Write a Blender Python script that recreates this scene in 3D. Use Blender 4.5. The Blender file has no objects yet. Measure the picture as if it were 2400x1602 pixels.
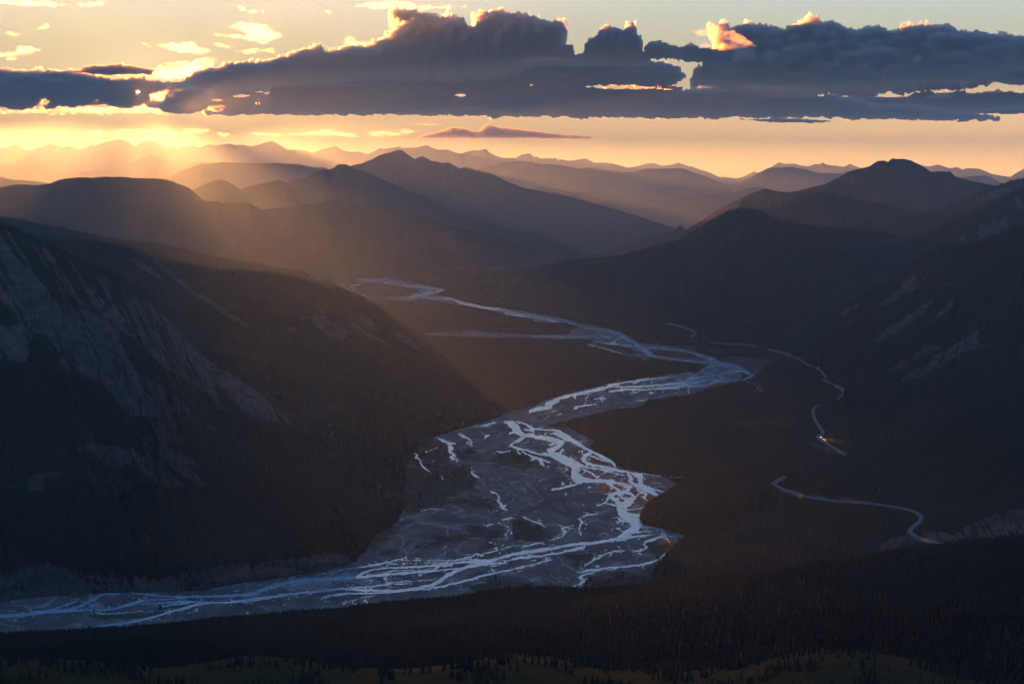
import bpy, math, random
import numpy as np
from mathutils import Vector

random.seed(7)
RS = np.random.RandomState(11)
C = bpy.context.scene.collection

# ------------------------------------------------------------------ camera
H = 800.0                      # camera height over the river flats (m)
F = 50.0 / 36.0 * 2400.0       # focal length in photo pixels
CX, CY, HY = 1200.0, 801.0, 415.0
PITCH = math.atan((CY - HY) / F)
cp, sp = math.cos(PITCH), math.sin(PITCH)
cam_d = bpy.data.cameras.new('camera')
cam_d.lens = 50.0
cam_d.sensor_width = 36.0
cam_d.clip_start = 1.0
cam_d.clip_end = 400000.0
cam = bpy.data.objects.new('camera', cam_d)
C.objects.link(cam)
cam.location = (0, 0, H)
cam.rotation_euler = (math.radians(90) - PITCH, 0, 0)
bpy.context.scene.camera = cam


def ray(x, y):
    a = (np.asarray(x, float) - CX) / F
    b = (CY - np.asarray(y, float)) / F
    return np.stack([a, cp + b * sp, -sp + b * cp], -1)


def at_dist(x, y, d):
    r = ray(x, y)
    h = np.hypot(r[..., 0], r[..., 1])
    return np.array([0, 0, H]) + r * (np.asarray(d, float) / h)[..., None]


def at_z(x, y, z=0.0):
    r = ray(x, y)
    t = (np.asarray(z, float) - H) / r[..., 2]
    return np.array([0, 0, H]) + r * t[..., None]


def project(P):
    P = np.asarray(P, float)
    X = P[..., 0]
    Y = P[..., 1]
    Z = P[..., 2] - H
    f = Y * cp - Z * sp
    u = Y * sp + Z * cp
    f = np.where(f < 1, 1, f)
    return CX + F * X / f, CY - F * u / f, f


# ------------------------------------------------------------------ sky, sun, exposure
sun_dir = ray(312, 215)
sun_dir = sun_dir / np.linalg.norm(sun_dir)
SUN_EL = math.asin(sun_dir[2])
SUN_AZ = math.atan2(sun_dir[0], sun_dir[1])      # clockwise from +Y

world = bpy.data.worlds.new('World')
bpy.context.scene.world = world
world.use_nodes = True
wn = world.node_tree.nodes
wl = world.node_tree.links
wn.clear()
w_out = wn.new('ShaderNodeOutputWorld')
w_bg = wn.new('ShaderNodeBackground')
w_sky = wn.new('ShaderNodeTexSky')
w_sky.sky_type = 'NISHITA'
w_sky.sun_disc = False
w_sky.sun_elevation = SUN_EL
w_sky.sun_rotation = SUN_AZ
w_sky.altitude = 1500
w_sky.air_density = 1.0
w_sky.dust_density = 2.0
w_sky.ozone_density = 1.0
SKY_STRENGTH = 0.05
w_bg.inputs['Strength'].default_value = SKY_STRENGTH
wl.new(w_bg.outputs[0], w_out.inputs[0])


def wmath(op, a, b=None, c=None):
    n = wn.new('ShaderNodeMath')
    n.operation = op
    for i, v in enumerate((a, b, c)):
        if v is None:
            continue
        if isinstance(v, (int, float)):
            n.inputs[i].default_value = v
        else:
            wl.new(v, n.inputs[i])
    return n.outputs[0]


w_tc = wn.new('ShaderNodeTexCoord')
w_nrm = wn.new('ShaderNodeVectorMath')
w_nrm.operation = 'NORMALIZE'
wl.new(w_tc.outputs['Generated'], w_nrm.inputs[0])
w_sep = wn.new('ShaderNodeSeparateXYZ')
wl.new(w_nrm.outputs[0], w_sep.inputs[0])
w_dot = wn.new('ShaderNodeVectorMath')
w_dot.operation = 'DOT_PRODUCT'
wl.new(w_nrm.outputs[0], w_dot.inputs[0])
w_dot.inputs[1].default_value = tuple(sun_dir)
el = w_sep.outputs['Z']
# sunset sky: colour by height over the horizon, on the side of the sun and away from it


def ramp(stops, fac):
    n = wn.new('ShaderNodeValToRGB')
    cr = n.color_ramp
    while len(cr.elements) > 1:
        cr.elements.remove(cr.elements[-1])
    cr.elements[0].position = stops[0][0]
    cr.elements[0].color = (*stops[0][1], 1)
    for p, c in stops[1:]:
        e = cr.elements.new(p)
        e.color = (*c, 1)
    wl.new(fac, n.inputs[0])
    return n.outputs[0]


elf = wmath('MULTIPLY_ADD', el, 2.0, 0.1)          # 0.1 = horizon, 0.34 = top of the photograph
SUNSIDE = [(0.0, (.20, .12, .09)), (0.1, (1.5, .72, .20)), (0.16, (1.35, .74, .23)), (0.22, (.92, .60, .27)), (0.29, (.80, .64, .38)),
           (0.36, (.80, .78, .64)), (0.5, (.78, .82, .80)), (0.7, (.36, .46, .60)), (1.0, (.08, .15, .30))]
FARSIDE = [(0.0, (.16, .13, .13)), (0.1, (2.9, 1.5, .46)), (0.16, (2.2, 1.25, .44)), (0.22, (.95, .70, .36)), (0.29, (.72, .72, .52)),
           (0.36, (.70, .80, .76)), (0.5, (.62, .73, .80)), (0.7, (.27, .38, .56)), (1.0, (.07, .14, .29))]
AWAY = [(0.0, (.05, .08, .13)), (0.1, (.26, .54, 1.12)), (0.3, (.24, .53, 1.16)), (1.0, (.09, .25, .62))]
w_a = ramp(SUNSIDE, elf)
w_b = ramp(FARSIDE, elf)
w_c = ramp(AWAY, elf)


def wmix(fac, a, b, mode='MIX'):
    n = wn.new('ShaderNodeMixRGB')
    n.blend_type = mode
    if isinstance(fac, (int, float)):
        n.inputs[0].default_value = fac
    else:
        wl.new(fac, n.inputs[0])
    for i, v in ((1, a), (2, b)):
        if isinstance(v, tuple):
            n.inputs[i].default_value = (*v, 1)
        else:
            wl.new(v, n.inputs[i])
    return n.outputs[0]


ang = wmath('ARCCOSINE', w_dot.outputs['Value'])
f1 = wmath('SMOOTH_MIN', wmath('MULTIPLY', ang, 1 / 0.60), 1.0, 0.1)
f2 = wn.new('ShaderNodeMapRange')
f2.interpolation_type = 'SMOOTHSTEP'
wl.new(ang, f2.inputs[0])
f2.inputs[1].default_value = 0.55
f2.inputs[2].default_value = 2.2
w_g = wmix(f2.outputs[0], wmix(f1, w_a, w_b), w_c)
# glow round the sun, and the sun's own disc
halo = wmath('MULTIPLY', wmath('POWER', 2.718, wmath('MULTIPLY', ang, -24.0)), 0.55)
w_h = wmix(1.0, w_g, wmix(1.0, (1.0, .74, .30), halo, 'MULTIPLY'), 'ADD')
disc = wn.new('ShaderNodeMapRange')
wl.new(ang, disc.inputs[0])
disc.inputs[1].default_value = 0.0050
disc.inputs[2].default_value = 0.0042
disc.inputs[3].default_value = 0.0
disc.inputs[4].default_value = 20.0
w_i = wmix(1.0, w_h, wmix(1.0, (1.0, .72, .38), disc.outputs[0], 'MULTIPLY'), 'ADD')
# physical sky shares in, the measured gradient sets the tone (both as radiance at exposure 0)
GR = wn.new('ShaderNodeVectorMath')
GR.operation = 'SCALE'
wl.new(w_i, GR.inputs[0])
GR.inputs['Scale'].default_value = 1.0 / 4.6 / SKY_STRENGTH
wl.new(wmix(0.96, w_sky.outputs[0], GR.outputs[0]), w_bg.inputs['Color'])

sun_l = bpy.data.lights.new('sun', 'SUN')
sun_l.energy = 5.0
sun_l.angle = math.radians(0.5)
sun_l.color = (1.0, 0.28, 0.05)
sun_o = bpy.data.objects.new('sun', sun_l)
C.objects.link(sun_o)
sun_o.rotation_euler = Vector(tuple(sun_dir)).to_track_quat('Z', 'Y').to_euler()
sun_o.location = (-3000, 0, 3000)

sc = bpy.context.scene
sc.view_settings.view_transform = 'Standard'
sc.view_settings.look = 'None'
sc.view_settings.gamma = 1.0
sc.view_settings.exposure = 2.2
sc.cycles.max_bounces = 4
sc.cycles.diffuse_bounces = 2
sc.cycles.glossy_bounces = 2
sc.cycles.volume_bounces = 0
sc.cycles.transparent_max_bounces = 64
sc.cycles.use_denoising = True
sc.cycles.sample_clamp_indirect = 4.0

# ------------------------------------------------------------------ helpers
_perm = RS.permutation(4096)


def _h(ix, iy, iz=0):
    return _perm[(_perm[(_perm[ix & 4095] + iy) & 4095] + iz) & 4095] / 4095.0


def noise2(x, y, seed=0):
    x = np.asarray(x, float)
    y = np.asarray(y, float)
    x0 = np.floor(x).astype(int)
    y0 = np.floor(y).astype(int)
    fx = x - x0
    fy = y - y0
    ux = fx * fx * fx * (fx * (fx * 6 - 15) + 10)
    uy = fy * fy * fy * (fy * (fy * 6 - 15) + 10)

    def g(i, j):
        a = _h(x0 + i, y0 + j, seed) * 6.28318
        return np.cos(a) * (fx - i) + np.sin(a) * (fy - j)
    n0 = g(0, 0) * (1 - ux) + g(1, 0) * ux
    n1 = g(0, 1) * (1 - ux) + g(1, 1) * ux
    return (n0 * (1 - uy) + n1 * uy) * 1.5


def fbm(x, y, oct=4, seed=0, gain=0.5, lac=2.03, ridged=False):
    s = 0
    a = 1.0
    t = 0
    for o in range(oct):
        n = noise2(x, y, seed + o * 17)
        if ridged:
            n = 1 - 2 * np.abs(n)
        s = s + a * n
        t += a
        a *= gain
        x = x * lac + 13.7
        y = y * lac + 5.3
    return s / t


def crop(cx, cy, sc_, pts):
    """points read off an enlarged crop -> photo pixels (extra columns are kept, widths are scaled)"""
    out = []
    for p in pts:
        q = [cx + p[0] * sc_, cy + p[1] * sc_]
        if len(p) > 2:
            q.append(p[2] * sc_)
        out.append(tuple(q))
    return out


def P1(*p): return crop(750, 620, 500 / 2349, p)
def P2(*p): return crop(1250, 720, 600 / 2349, p)
def P3(*p): return crop(950, 940, 400 / 2349, p)
def P4(*p): return crop(1300, 980, 400 / 2349, p)
def P5(*p): return crop(0, 1250, 600 / 2349, p)
def P6(*p): return crop(600, 1200, 600 / 2349, p)
def P7(*p): return crop(1200, 1180, 500 / 2349, p)
def KA(*p): return crop(0, 300, 800 / 2349, p)
def KB(*p): return crop(800, 300, 800 / 2349, p)
def KC(*p): return crop(1600, 300, 800 / 2349, p)
def Q1(*p): return crop(1600, 520, 800 / 2349, p)
def Q2(*p): return crop(1600, 880, 800 / 2349, p)
def Q3(*p): return crop(0, 500, 800 / 2349, p)
def Q4(*p): return crop(0, 900, 800 / 2349, p)
def Q5(*p): return crop(600, 560, 700 / 2349, p)
def E1(*p): return crop(0, 0, 800 / 2349, p)
def E2(*p): return crop(800, 0, 800 / 2349, p)
def E3(*p): return crop(1600, 0, 800 / 2349, p)


def resample(pts, n):
    P = np.array(pts, float)
    d = np.r_[0, np.cumsum(np.hypot(*(P[1:, :2] - P[:-1, :2]).T))]
    t = np.linspace(0, d[-1], n)
    return np.stack([np.interp(t, d, P[:, k]) for k in range(P.shape[1])], -1)


def poly_sdf(x, y, poly):
    """signed distance, positive inside"""
    P = np.array([p[:2] for p in poly], float)
    Q = np.roll(P, -1, 0)
    best = np.full(x.shape, 1e18)
    ins = np.zeros(x.shape, bool)
    for a, b in zip(P, Q):
        dx, dy = b - a
        L = dx * dx + dy * dy + 1e-9
        t = np.clip(((x - a[0]) * dx + (y - a[1]) * dy) / L, 0, 1)
        best = np.minimum(best, (x - a[0] - t * dx) ** 2 + (y - a[1] - t * dy) ** 2)
        if a[1] != b[1]:
            c = ((a[1] > y) != (b[1] > y)) & (x < (b[0] - a[0]) * (y - a[1]) / (b[1] - a[1]) + a[0])
            ins ^= c
    d = np.sqrt(best)
    return np.where(ins, d, -d)


def line_field(x, y, lines):
    """max over channels of (half width - distance)"""
    best = np.full(x.shape, -1e3)
    for ln in lines:
        for a, b in zip(ln[:-1], ln[1:]):
            wmax = max(a[2], b[2])
            m = (x > min(a[0], b[0]) - wmax - 4) & (x < max(a[0], b[0]) + wmax + 4) & \
                (y > min(a[1], b[1]) - wmax - 4) & (y < max(a[1], b[1]) + wmax + 4)
            if not m.any():
                continue
            xs, ys = x[m], y[m]
            dx, dy = b[0] - a[0], b[1] - a[1]
            L = dx * dx + dy * dy + 1e-9
            t = np.clip(((xs - a[0]) * dx + (ys - a[1]) * dy) / L, 0, 1)
            d = np.hypot(xs - a[0] - t * dx, ys - a[1] - t * dy)
            best[m] = np.maximum(best[m], (a[2] + (b[2] - a[2]) * t) * 0.5 - d)
    return best


def contour(X, Y, V):
    """cells of the grid where V > 0, cut along V = 0.  Returns 2-D vertices, faces, on-edge flags, grid index"""
    ny, nx = V.shape
    ins = V > 0
    corner = np.full(V.shape, -1, int)
    c00, c10, c11, c01 = ins[:-1, :-1], ins[:-1, 1:], ins[1:, 1:], ins[1:, :-1]
    full = c00 & c10 & c11 & c01
    part = (c00 | c10 | c11 | c01) & ~full
    used = np.zeros(V.shape, bool)
    for s in ((slice(0, -1), slice(0, -1)), (slice(0, -1), slice(1, None)), (slice(1, None), slice(1, None)), (slice(1, None), slice(0, -1))):
        used[s] |= (full | part)
    used &= ins
    corner[used] = np.arange(used.sum())
    verts = list(zip(X[used], Y[used]))
    vval = list(V[used])
    fy, fx = np.nonzero(full)
    faces = np.stack([corner[fy, fx], corner[fy, fx + 1], corner[fy + 1, fx + 1], corner[fy + 1, fx]], -1).tolist()
    emap = {}

    def edge(j0, i0, j1, i1):
        k = (j0, i0, j1, i1) if (j0, i0) < (j1, i1) else (j1, i1, j0, i0)
        if k not in emap:
            a, b = V[k[0], k[1]], V[k[2], k[3]]
            t = a / (a - b)
            emap[k] = len(verts)
            verts.append((X[k[0], k[1]] * (1 - t) + X[k[2], k[3]] * t, Y[k[0], k[1]] * (1 - t) + Y[k[2], k[3]] * t))
            vval.append(0.0)
        return emap[k]
    for j, i in zip(*np.nonzero(part)):
        cs = ((j, i), (j, i + 1), (j + 1, i + 1), (j + 1, i))
        f = []
        for k in range(4):
            a, b = cs[k], cs[(k + 1) % 4]
            if ins[a]:
                f.append(int(corner[a]))
            if ins[a] != ins[b]:
                f.append(edge(*a, *b))
        if len(f) >= 3:
            faces.append(f)
    return np.array(verts), [q[::-1] for q in faces], np.array(vval)


def new_obj(name, me, parent=None, mat=None):
    o = bpy.data.objects.new(name, me)
    C.objects.link(o)
    if parent:
        o.parent = parent
    if mat:
        me.materials.append(mat)
    return o


def tag(o, label=None, cat=None, group=None, kind=None):
    if label:
        o['label'] = label
    if cat:
        o['category'] = cat
    if group:
        o['group'] = group
    if kind:
        o['kind'] = kind
    return o


def tri_mesh(name, V, Fc):
    """fast triangle or quad mesh from arrays"""
    me = bpy.data.meshes.new(name)
    V = np.ascontiguousarray(V, np.float32)
    Fc = np.ascontiguousarray(Fc, np.int32)
    n = Fc.shape[1]
    me.vertices.add(len(V))
    me.vertices.foreach_set('co', V.ravel())
    me.loops.add(Fc.size)
    me.loops.foreach_set('vertex_index', Fc.ravel())
    me.polygons.add(len(Fc))
    me.polygons.foreach_set('loop_start', np.arange(0, Fc.size, n, dtype=np.int32))
    me.polygons.foreach_set('loop_total', np.full(len(Fc), n, np.int32))
    me.update(calc_edges=True)
    return me


def add_attr(me, name, vals):
    a = me.attributes.new(name, 'FLOAT', 'POINT')
    a.data.foreach_set('value', np.ascontiguousarray(vals, np.float32))


def smooth(me):
    me.polygons.foreach_set('use_smooth', np.ones(len(me.polygons), bool))


# ------------------------------------------------------------------ materials
class Mat:
    def __init__(self, name):
        self.m = bpy.data.materials.new(name)
        self.m.use_nodes = True
        self.nt = self.m.node_tree
        self.n = self.nt.nodes
        self.l = self.nt.links
        self.b = self.n['Principled BSDF']

    def put(self, sock, v):
        if isinstance(v, bpy.types.NodeSocket):
            self.l.new(v, sock)
        elif isinstance(v, tuple) and len(v) == 3 and sock.type == 'RGBA':
            sock.default_value = (*v, 1)
        else:
            sock.default_value = v

    def pos(self, scale=(1, 1, 1)):
        g = self.n.new('ShaderNodeNewGeometry')
        m = self.n.new('ShaderNodeMapping')
        self.l.new(g.outputs['Position'], m.inputs[0])
        m.inputs['Scale'].default_value = scale
        return m.outputs[0]

    def noise(self, scale, detail=4, rough=0.55, vec=None, dist=0.0):
        t = self.n.new('ShaderNodeTexNoise')
        t.inputs['Scale'].default_value = scale
        t.inputs['Detail'].default_value = detail
        t.inputs['Roughness'].default_value = rough
        t.inputs['Distortion'].default_value = dist
        self.l.new(vec if vec else self.pos(), t.inputs['Vector'])
        return t.outputs['Fac']

    def mix(self, f, a, b, mode='MIX'):
        x = self.n.new('ShaderNodeMixRGB')
        x.blend_type = mode
        self.put(x.inputs[0], f)
        self.put(x.inputs[1], a)
        self.put(x.inputs[2], b)
        return x.outputs[0]

    def rng(self, v, a, b, c=0.0, d=1.0):
        x = self.n.new('ShaderNodeMapRange')
        self.put(x.inputs[0], v)
        for i, k in enumerate((a, b, c, d)):
            x.inputs[i + 1].default_value = k
        return x.outputs[0]

    def attr(self, name):
        x = self.n.new('ShaderNodeAttribute')
        x.attribute_name = name
        return x.outputs['Fac']

    def math(self, op, a, b):
        x = self.n.new('ShaderNodeMath')
        x.operation = op
        self.put(x.inputs[0], a)
        self.put(x.inputs[1], b)
        return x.outputs[0]

    def bump(self, h, strength, dist):
        x = self.n.new('ShaderNodeBump')
        x.inputs['Strength'].default_value = strength
        x.inputs['Distance'].default_value = dist
        self.l.new(h, x.inputs['Height'])
        self.l.new(x.outputs[0], self.b.inputs['Normal'])

    def set(self, **k):
        for a, v in k.items():
            self.put(self.b.inputs[a.replace('_', ' ')], v)
        return self.m


def land_material():
    M = Mat('forest and rock land')
    big = M.noise(0.004, 6)
    fine = M.noise(0.03, 6, 0.65)
    floor_ = M.mix(M.rng(fine, .3, .7), (.008, .014, .011), (.018, .024, .016))
    floor_ = M.mix(M.rng(big, .45, .7), floor_, (.026, .023, .016))
    strata = M.noise(0.02, 6, 0.7, M.pos((1, 1, 3.5)), 0.4)
    rock = M.mix(M.rng(strata, .3, .7), (.036, .029, .025), (.125, .103, .091))
    r = M.attr('rock')
    rr = M.rng(M.math('ADD', r, M.math('MULTIPLY', M.math('SUBTRACT', M.noise(0.018, 7, .68), 0.5), 1.3)), .42, .58)
    col = M.mix(rr, floor_, rock)
    g = M.rng(M.attr('grass'), .4, .6)
    col = M.mix(g, col, M.mix(M.rng(M.noise(.08, 6, .7), .35, .65), (.008, .013, .006), (.030, .034, .013)))
    M.bump(strata, 0.6, 12.0)
    return M.set(Base_Color=col, Roughness=.95, Specular_IOR_Level=.03)


def gravel_material():
    M = Mat('river gravel')
    a = M.noise(0.02, 8, .7)
    b = M.noise(0.008, 8, .66, M.pos((1, .45, 1)), 1.6)
    stones = M.noise(.35, 3, .8)
    old = M.math('ABSOLUTE', M.math('SUBTRACT', M.noise(.0065, 4, .5, M.pos((1, .55, 1)), 1.2), .5), 0.0)
    col = M.mix(M.rng(b, .35, .65), (.085, .065, .059), (.25, .20, .182))
    col = M.mix(M.rng(a, .35, .75), col, (.085, .073, .072))
    col = M.mix(M.rng(old, .0, .018, .75, 0.0), col, (.36, .30, .275))
    col = M.mix(M.rng(stones, .66, .8, 0, .7), col, (.6, .57, .57))
    v = M.rng(M.math('ADD', M.attr('veg'), M.math('MULTIPLY', M.math('SUBTRACT', M.noise(.03, 7, .7), .5), 1.5)), .45, .6)
    col = M.mix(v, col, M.mix(M.rng(a, .3, .7), (.030, .032, .022), (.085, .078, .058)))
    rd = M.rng(M.math('ADD', M.attr('red'), M.math('MULTIPLY', M.math('SUBTRACT', M.noise(.04, 6, .7), .5), 1.0)), .45, .7)
    col = M.mix(rd, col, (.26, .085, .035))
    M.bump(a, .5, 2.0)
    return M.set(Base_Color=col, Roughness=.95, Specular_IOR_Level=.04)


def water_material():
    M = Mat('glacial river water')
    rip = M.noise(.12, 5, .7, M.pos((1, .6, 1)))
    wide = M.noise(.01, 4, .6)
    M.bump(rip, .22, 1.0)
    col = M.mix(M.rng(wide, .35, .65), (.28, .38, .42), (.42, .52, .56))
    return M.set(Base_Color=col, Roughness=M.rng(M.math('ADD', M.math('MULTIPLY', rip, .4), M.math('MULTIPLY', M.noise(.02, 5, .7, M.pos((1, .5, 1)), .8), .6)), .38, .62, .05, .32), IOR=1.5, Specular_IOR_Level=1.0)


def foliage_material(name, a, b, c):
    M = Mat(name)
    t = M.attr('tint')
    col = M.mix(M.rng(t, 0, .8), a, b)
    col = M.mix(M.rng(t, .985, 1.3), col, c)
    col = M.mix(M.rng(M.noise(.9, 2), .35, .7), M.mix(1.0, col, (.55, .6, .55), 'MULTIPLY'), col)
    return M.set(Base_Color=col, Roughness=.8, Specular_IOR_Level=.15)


def plain(name, col, rough=.7, spec=.3, metal=0.0):
    M = Mat(name)
    n = M.noise(1.5, 4)
    c2 = tuple(min(1, k * 1.25) for k in col)
    return M.set(Base_Color=M.mix(M.rng(n, .3, .7), col, c2), Roughness=rough, Specular_IOR_Level=spec, Metallic=metal)


def volume_material(name, col, density, g, absorb=None):
    m = bpy.data.materials.new(name)
    m.use_nodes = True
    n = m.node_tree.nodes
    n.clear()
    o = n.new('ShaderNodeOutputMaterial')
    v = n.new('ShaderNodeVolumePrincipled')
    v.inputs['Color'].default_value = (*col, 1)
    v.inputs['Density'].default_value = density
    v.inputs['Anisotropy'].default_value = g
    if absorb:
        v.inputs['Absorption Color'].default_value = (*absorb, 1)
    m.node_tree.links.new(v.outputs[0], o.inputs['Volume'])
    m.cycles.homogeneous_volume = True
    return m


M_LAND = land_material()
M_GRAVEL = gravel_material()
M_WATER = water_material()
M_TREES = foliage_material('spruce forest', (.011, .022, .016), (.032, .044, .028), (.11, .095, .028))
M_NEEDLES = foliage_material('spruce needles', (.008, .018, .011), (.020, .031, .016), (.03, .035, .018))
M_SHADE_TREES = foliage_material('shaded spruce forest', (.004, .010, .008), (.009, .019, .012), (.03, .03, .014))  # darker copy of the forest colour, foreground shade painted in
M_BARK = plain('bark', (.06, .045, .035), .9, .1)
M_ROAD = plain('asphalt', (.12, .115, .115), .8, .3)
M_PAINTLINE = plain('road line paint', (.35, .3, .2), .7, .3)

# ------------------------------------------------------------------ terrain sheets
GRIDS = []      # (name, P[nv,nu,3], rock, grass)
ROCK_POLYS = []
ROCKMAP = None


def row(pts, d=None, z=None):
    """pts: list of (x, y, value); value = distance unless the row is 'z'"""
    return pts


def W(pts, mode, vals):
    """give a traced line depth: mode 'd' distances, 'z' heights; vals as (x, value) stops"""
    P = np.array([p[:2] for p in pts], float)
    if isinstance(vals, (int, float)):
        v = np.full(len(P), float(vals))
    else:
        vs = sorted(vals)
        v = np.interp(P[:, 0], [a for a, _ in vs], [b for _, b in vs])
    return (P, v, mode)


def to_world(r, n):
    P, v, mode = r
    A = resample(np.c_[P, v], n)
    return at_dist(A[:, 0], A[:, 1], A[:, 2]) if mode == 'd' else at_z(A[:, 0], A[:, 1], A[:, 2])


def loft(name, rows, nu, nvs, power=None, gully=0.0, gfreq=30, rough=0.0, rscale=300.0, back=True, backdrop=0.45, seed=0,
         crest_noise=0.0, shear=0.0):
    """rows from the crest down to the foot.  nvs: cells in each strip"""
    L = [to_world(r, nu) for r in rows]
    power = power or [1.0] * len(nvs)
    strips = []
    Ts = []
    for k, nv in enumerate(nvs):
        t = np.linspace(0, 1, nv + 1)
        if k:
            t = t[1:]
        for q in t:
            zq = 1 - (1 - q) ** power[k]
            A, B = L[k], L[k + 1]
            R = A * (1 - q) + B * q
            R[:, 2] = A[:, 2] * (1 - zq) + B[:, 2] * zq
            strips.append(R)
            Ts.append((k + q) / len(nvs))
    P = np.array(strips)
    T = np.array(Ts)[:, None] * np.ones(nu)
    S = np.linspace(0, 1, nu)[None, :] * np.ones((len(T), 1))
    fade = np.clip(np.minimum(T * 6, (1 - T) * 6), 0, 1)
    if gully:
        n = fbm((S - shear * T) * gfreq + 1.3 * fbm(S * 5, T * 4, 4, seed + 5), T * 2.6 + fbm(S * 9, T * 3, 3, seed + 6), 5, seed, ridged=True)
        big = np.clip(fbm(S * gfreq * .3, T * 1.5, 3, seed + 11) + .55, .1, 1.2)
        P[..., 2] += (n - 0.25) * gully * fade * big
    if rough:
        n = fbm(P[..., 0] / rscale, P[..., 1] / rscale, 6, seed + 3)
        P[..., 2] += n * rough * np.clip(fade + .12, 0, 1)
    if crest_noise:
        n = fbm(S * nu / 14.0, T * 0 + seed * 3.1, 4, seed + 9)
        P[..., 2] += n * crest_noise * np.clip(1 - T * 5, 0, 1)
    if back:
        c = P[0].copy()
        d = np.hypot(c[:, 0], c[:, 1])
        rows_b = []
        for q in (0.30, 0.18, 0.09, 0.04, 0.015):
            b = c.copy()
            s = 1 + q
            b[:, 0] *= s
            b[:, 1] *= s
            b[:, 2] = c[:, 2] - backdrop * d * q * (0.55 + q)
            rows_b.append(b)
        P = np.concatenate([np.array(rows_b), P])
        T = np.concatenate([np.zeros((5, nu)), T])
    nv = P.shape[0]
    idx = np.arange(nv * nu).reshape(nv, nu)
    Fq = np.stack([idx[:-1, :-1], idx[:-1, 1:], idx[1:, 1:], idx[1:, :-1]], -1).reshape(-1, 4)
    me = tri_mesh(name, P.reshape(-1, 3), Fq[:, ::-1])
    smooth(me)
    o = new_obj(name, me, None, M_LAND)
    tag(o, kind='structure')
    x, y, _ = project(P)
    rock = sample_mask(MASK_ROCK, x, y)
    grass = sample_mask(MASK_GRASS, x, y)
    Sb = np.linspace(0, 1, P.shape[1])[None, :] * np.ones((P.shape[0], 1))
    Tb = np.clip(T, 0, 1)
    streak = fbm((Sb - shear * Tb) * P.shape[1] / 9.0, Tb * 9, 4, seed + 50) * .8 + fbm((Sb - shear * Tb) * P.shape[1] / 30.0, Tb * 5, 3, seed + 60) * .9
    rock = np.clip(rock * (.72 + streak * .9), 0, 1)
    if back:
        rock[:5] = 0
    add_attr(me, 'rock', rock.ravel())
    add_attr(me, 'grass', grass.ravel())
    GRIDS.append((name, P, rock, grass))
    return o


# masks in photo pixels, half resolution
MX, MY = np.meshgrid(np.arange(-200, 2600, 2.0), np.arange(300, 1700, 2.0))


def raster(polys, soft=4.0):
    m = np.zeros(MX.shape)
    for p in polys:
        P = np.array([q[:2] for q in p])
        x0, y0 = P.min(0) - 12
        x1, y1 = P.max(0) + 12
        s = (slice(max(0, int((y0 - 300) / 2)), max(0, int((y1 - 300) / 2)) + 1), slice(max(0, int((x0 + 200) / 2)), max(0, int((x1 + 200) / 2)) + 1))
        if MX[s].size:
            m[s] = np.maximum(m[s], np.clip(poly_sdf(MX[s], MY[s], p) / soft * .5 + .5, 0, 1))
    return m


def sample_mask(m, x, y):
    i = np.clip(((np.asarray(x) + 200) / 2).astype(int), 0, m.shape[1] - 1)
    j = np.clip(((np.asarray(y) - 300) / 2).astype(int), 0, m.shape[0] - 1)
    v = m[j, i]
    return np.where((np.asarray(x) < -190) | (np.asarray(x) > 2590) | (np.asarray(y) > 1690) | (np.asarray(y) < 302), 0, v)


BANK_TOP = P5((-300, 380), (0, 360), (100, 300), (200, 290), (400, 270), (590, 265), (680, 310), (770, 350), (850, 362), (920, 352), (980, 385), (1040, 350), (1080, 400), (1110, 350),
              (1170, 400), (1230, 385), (1290, 392), (1340, 395), (1400, 385), (1450, 392), (1530, 370), (1600, 372), (1700, 335), (1750, 345), (1830, 320), (1900, 322), (2000, 290), (2100, 270), (2200, 285), (2349, 262)) + \
    P6((150, 430), (230, 425), (300, 408), (400, 395), (500, 385), (600, 362), (700, 358), (800, 372), (900, 430))
BANK_FOOT = P5((-300, 640), (0, 622), (250, 592), (500, 562), (730, 570), (870, 545), (1000, 540), (1400, 532), (1650, 527), (1850, 520), (2000, 490), (2200, 457), (2349, 437)) + \
    P6((0, 637), (300, 582), (600, 545), (800, 482), (930, 450))

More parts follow.
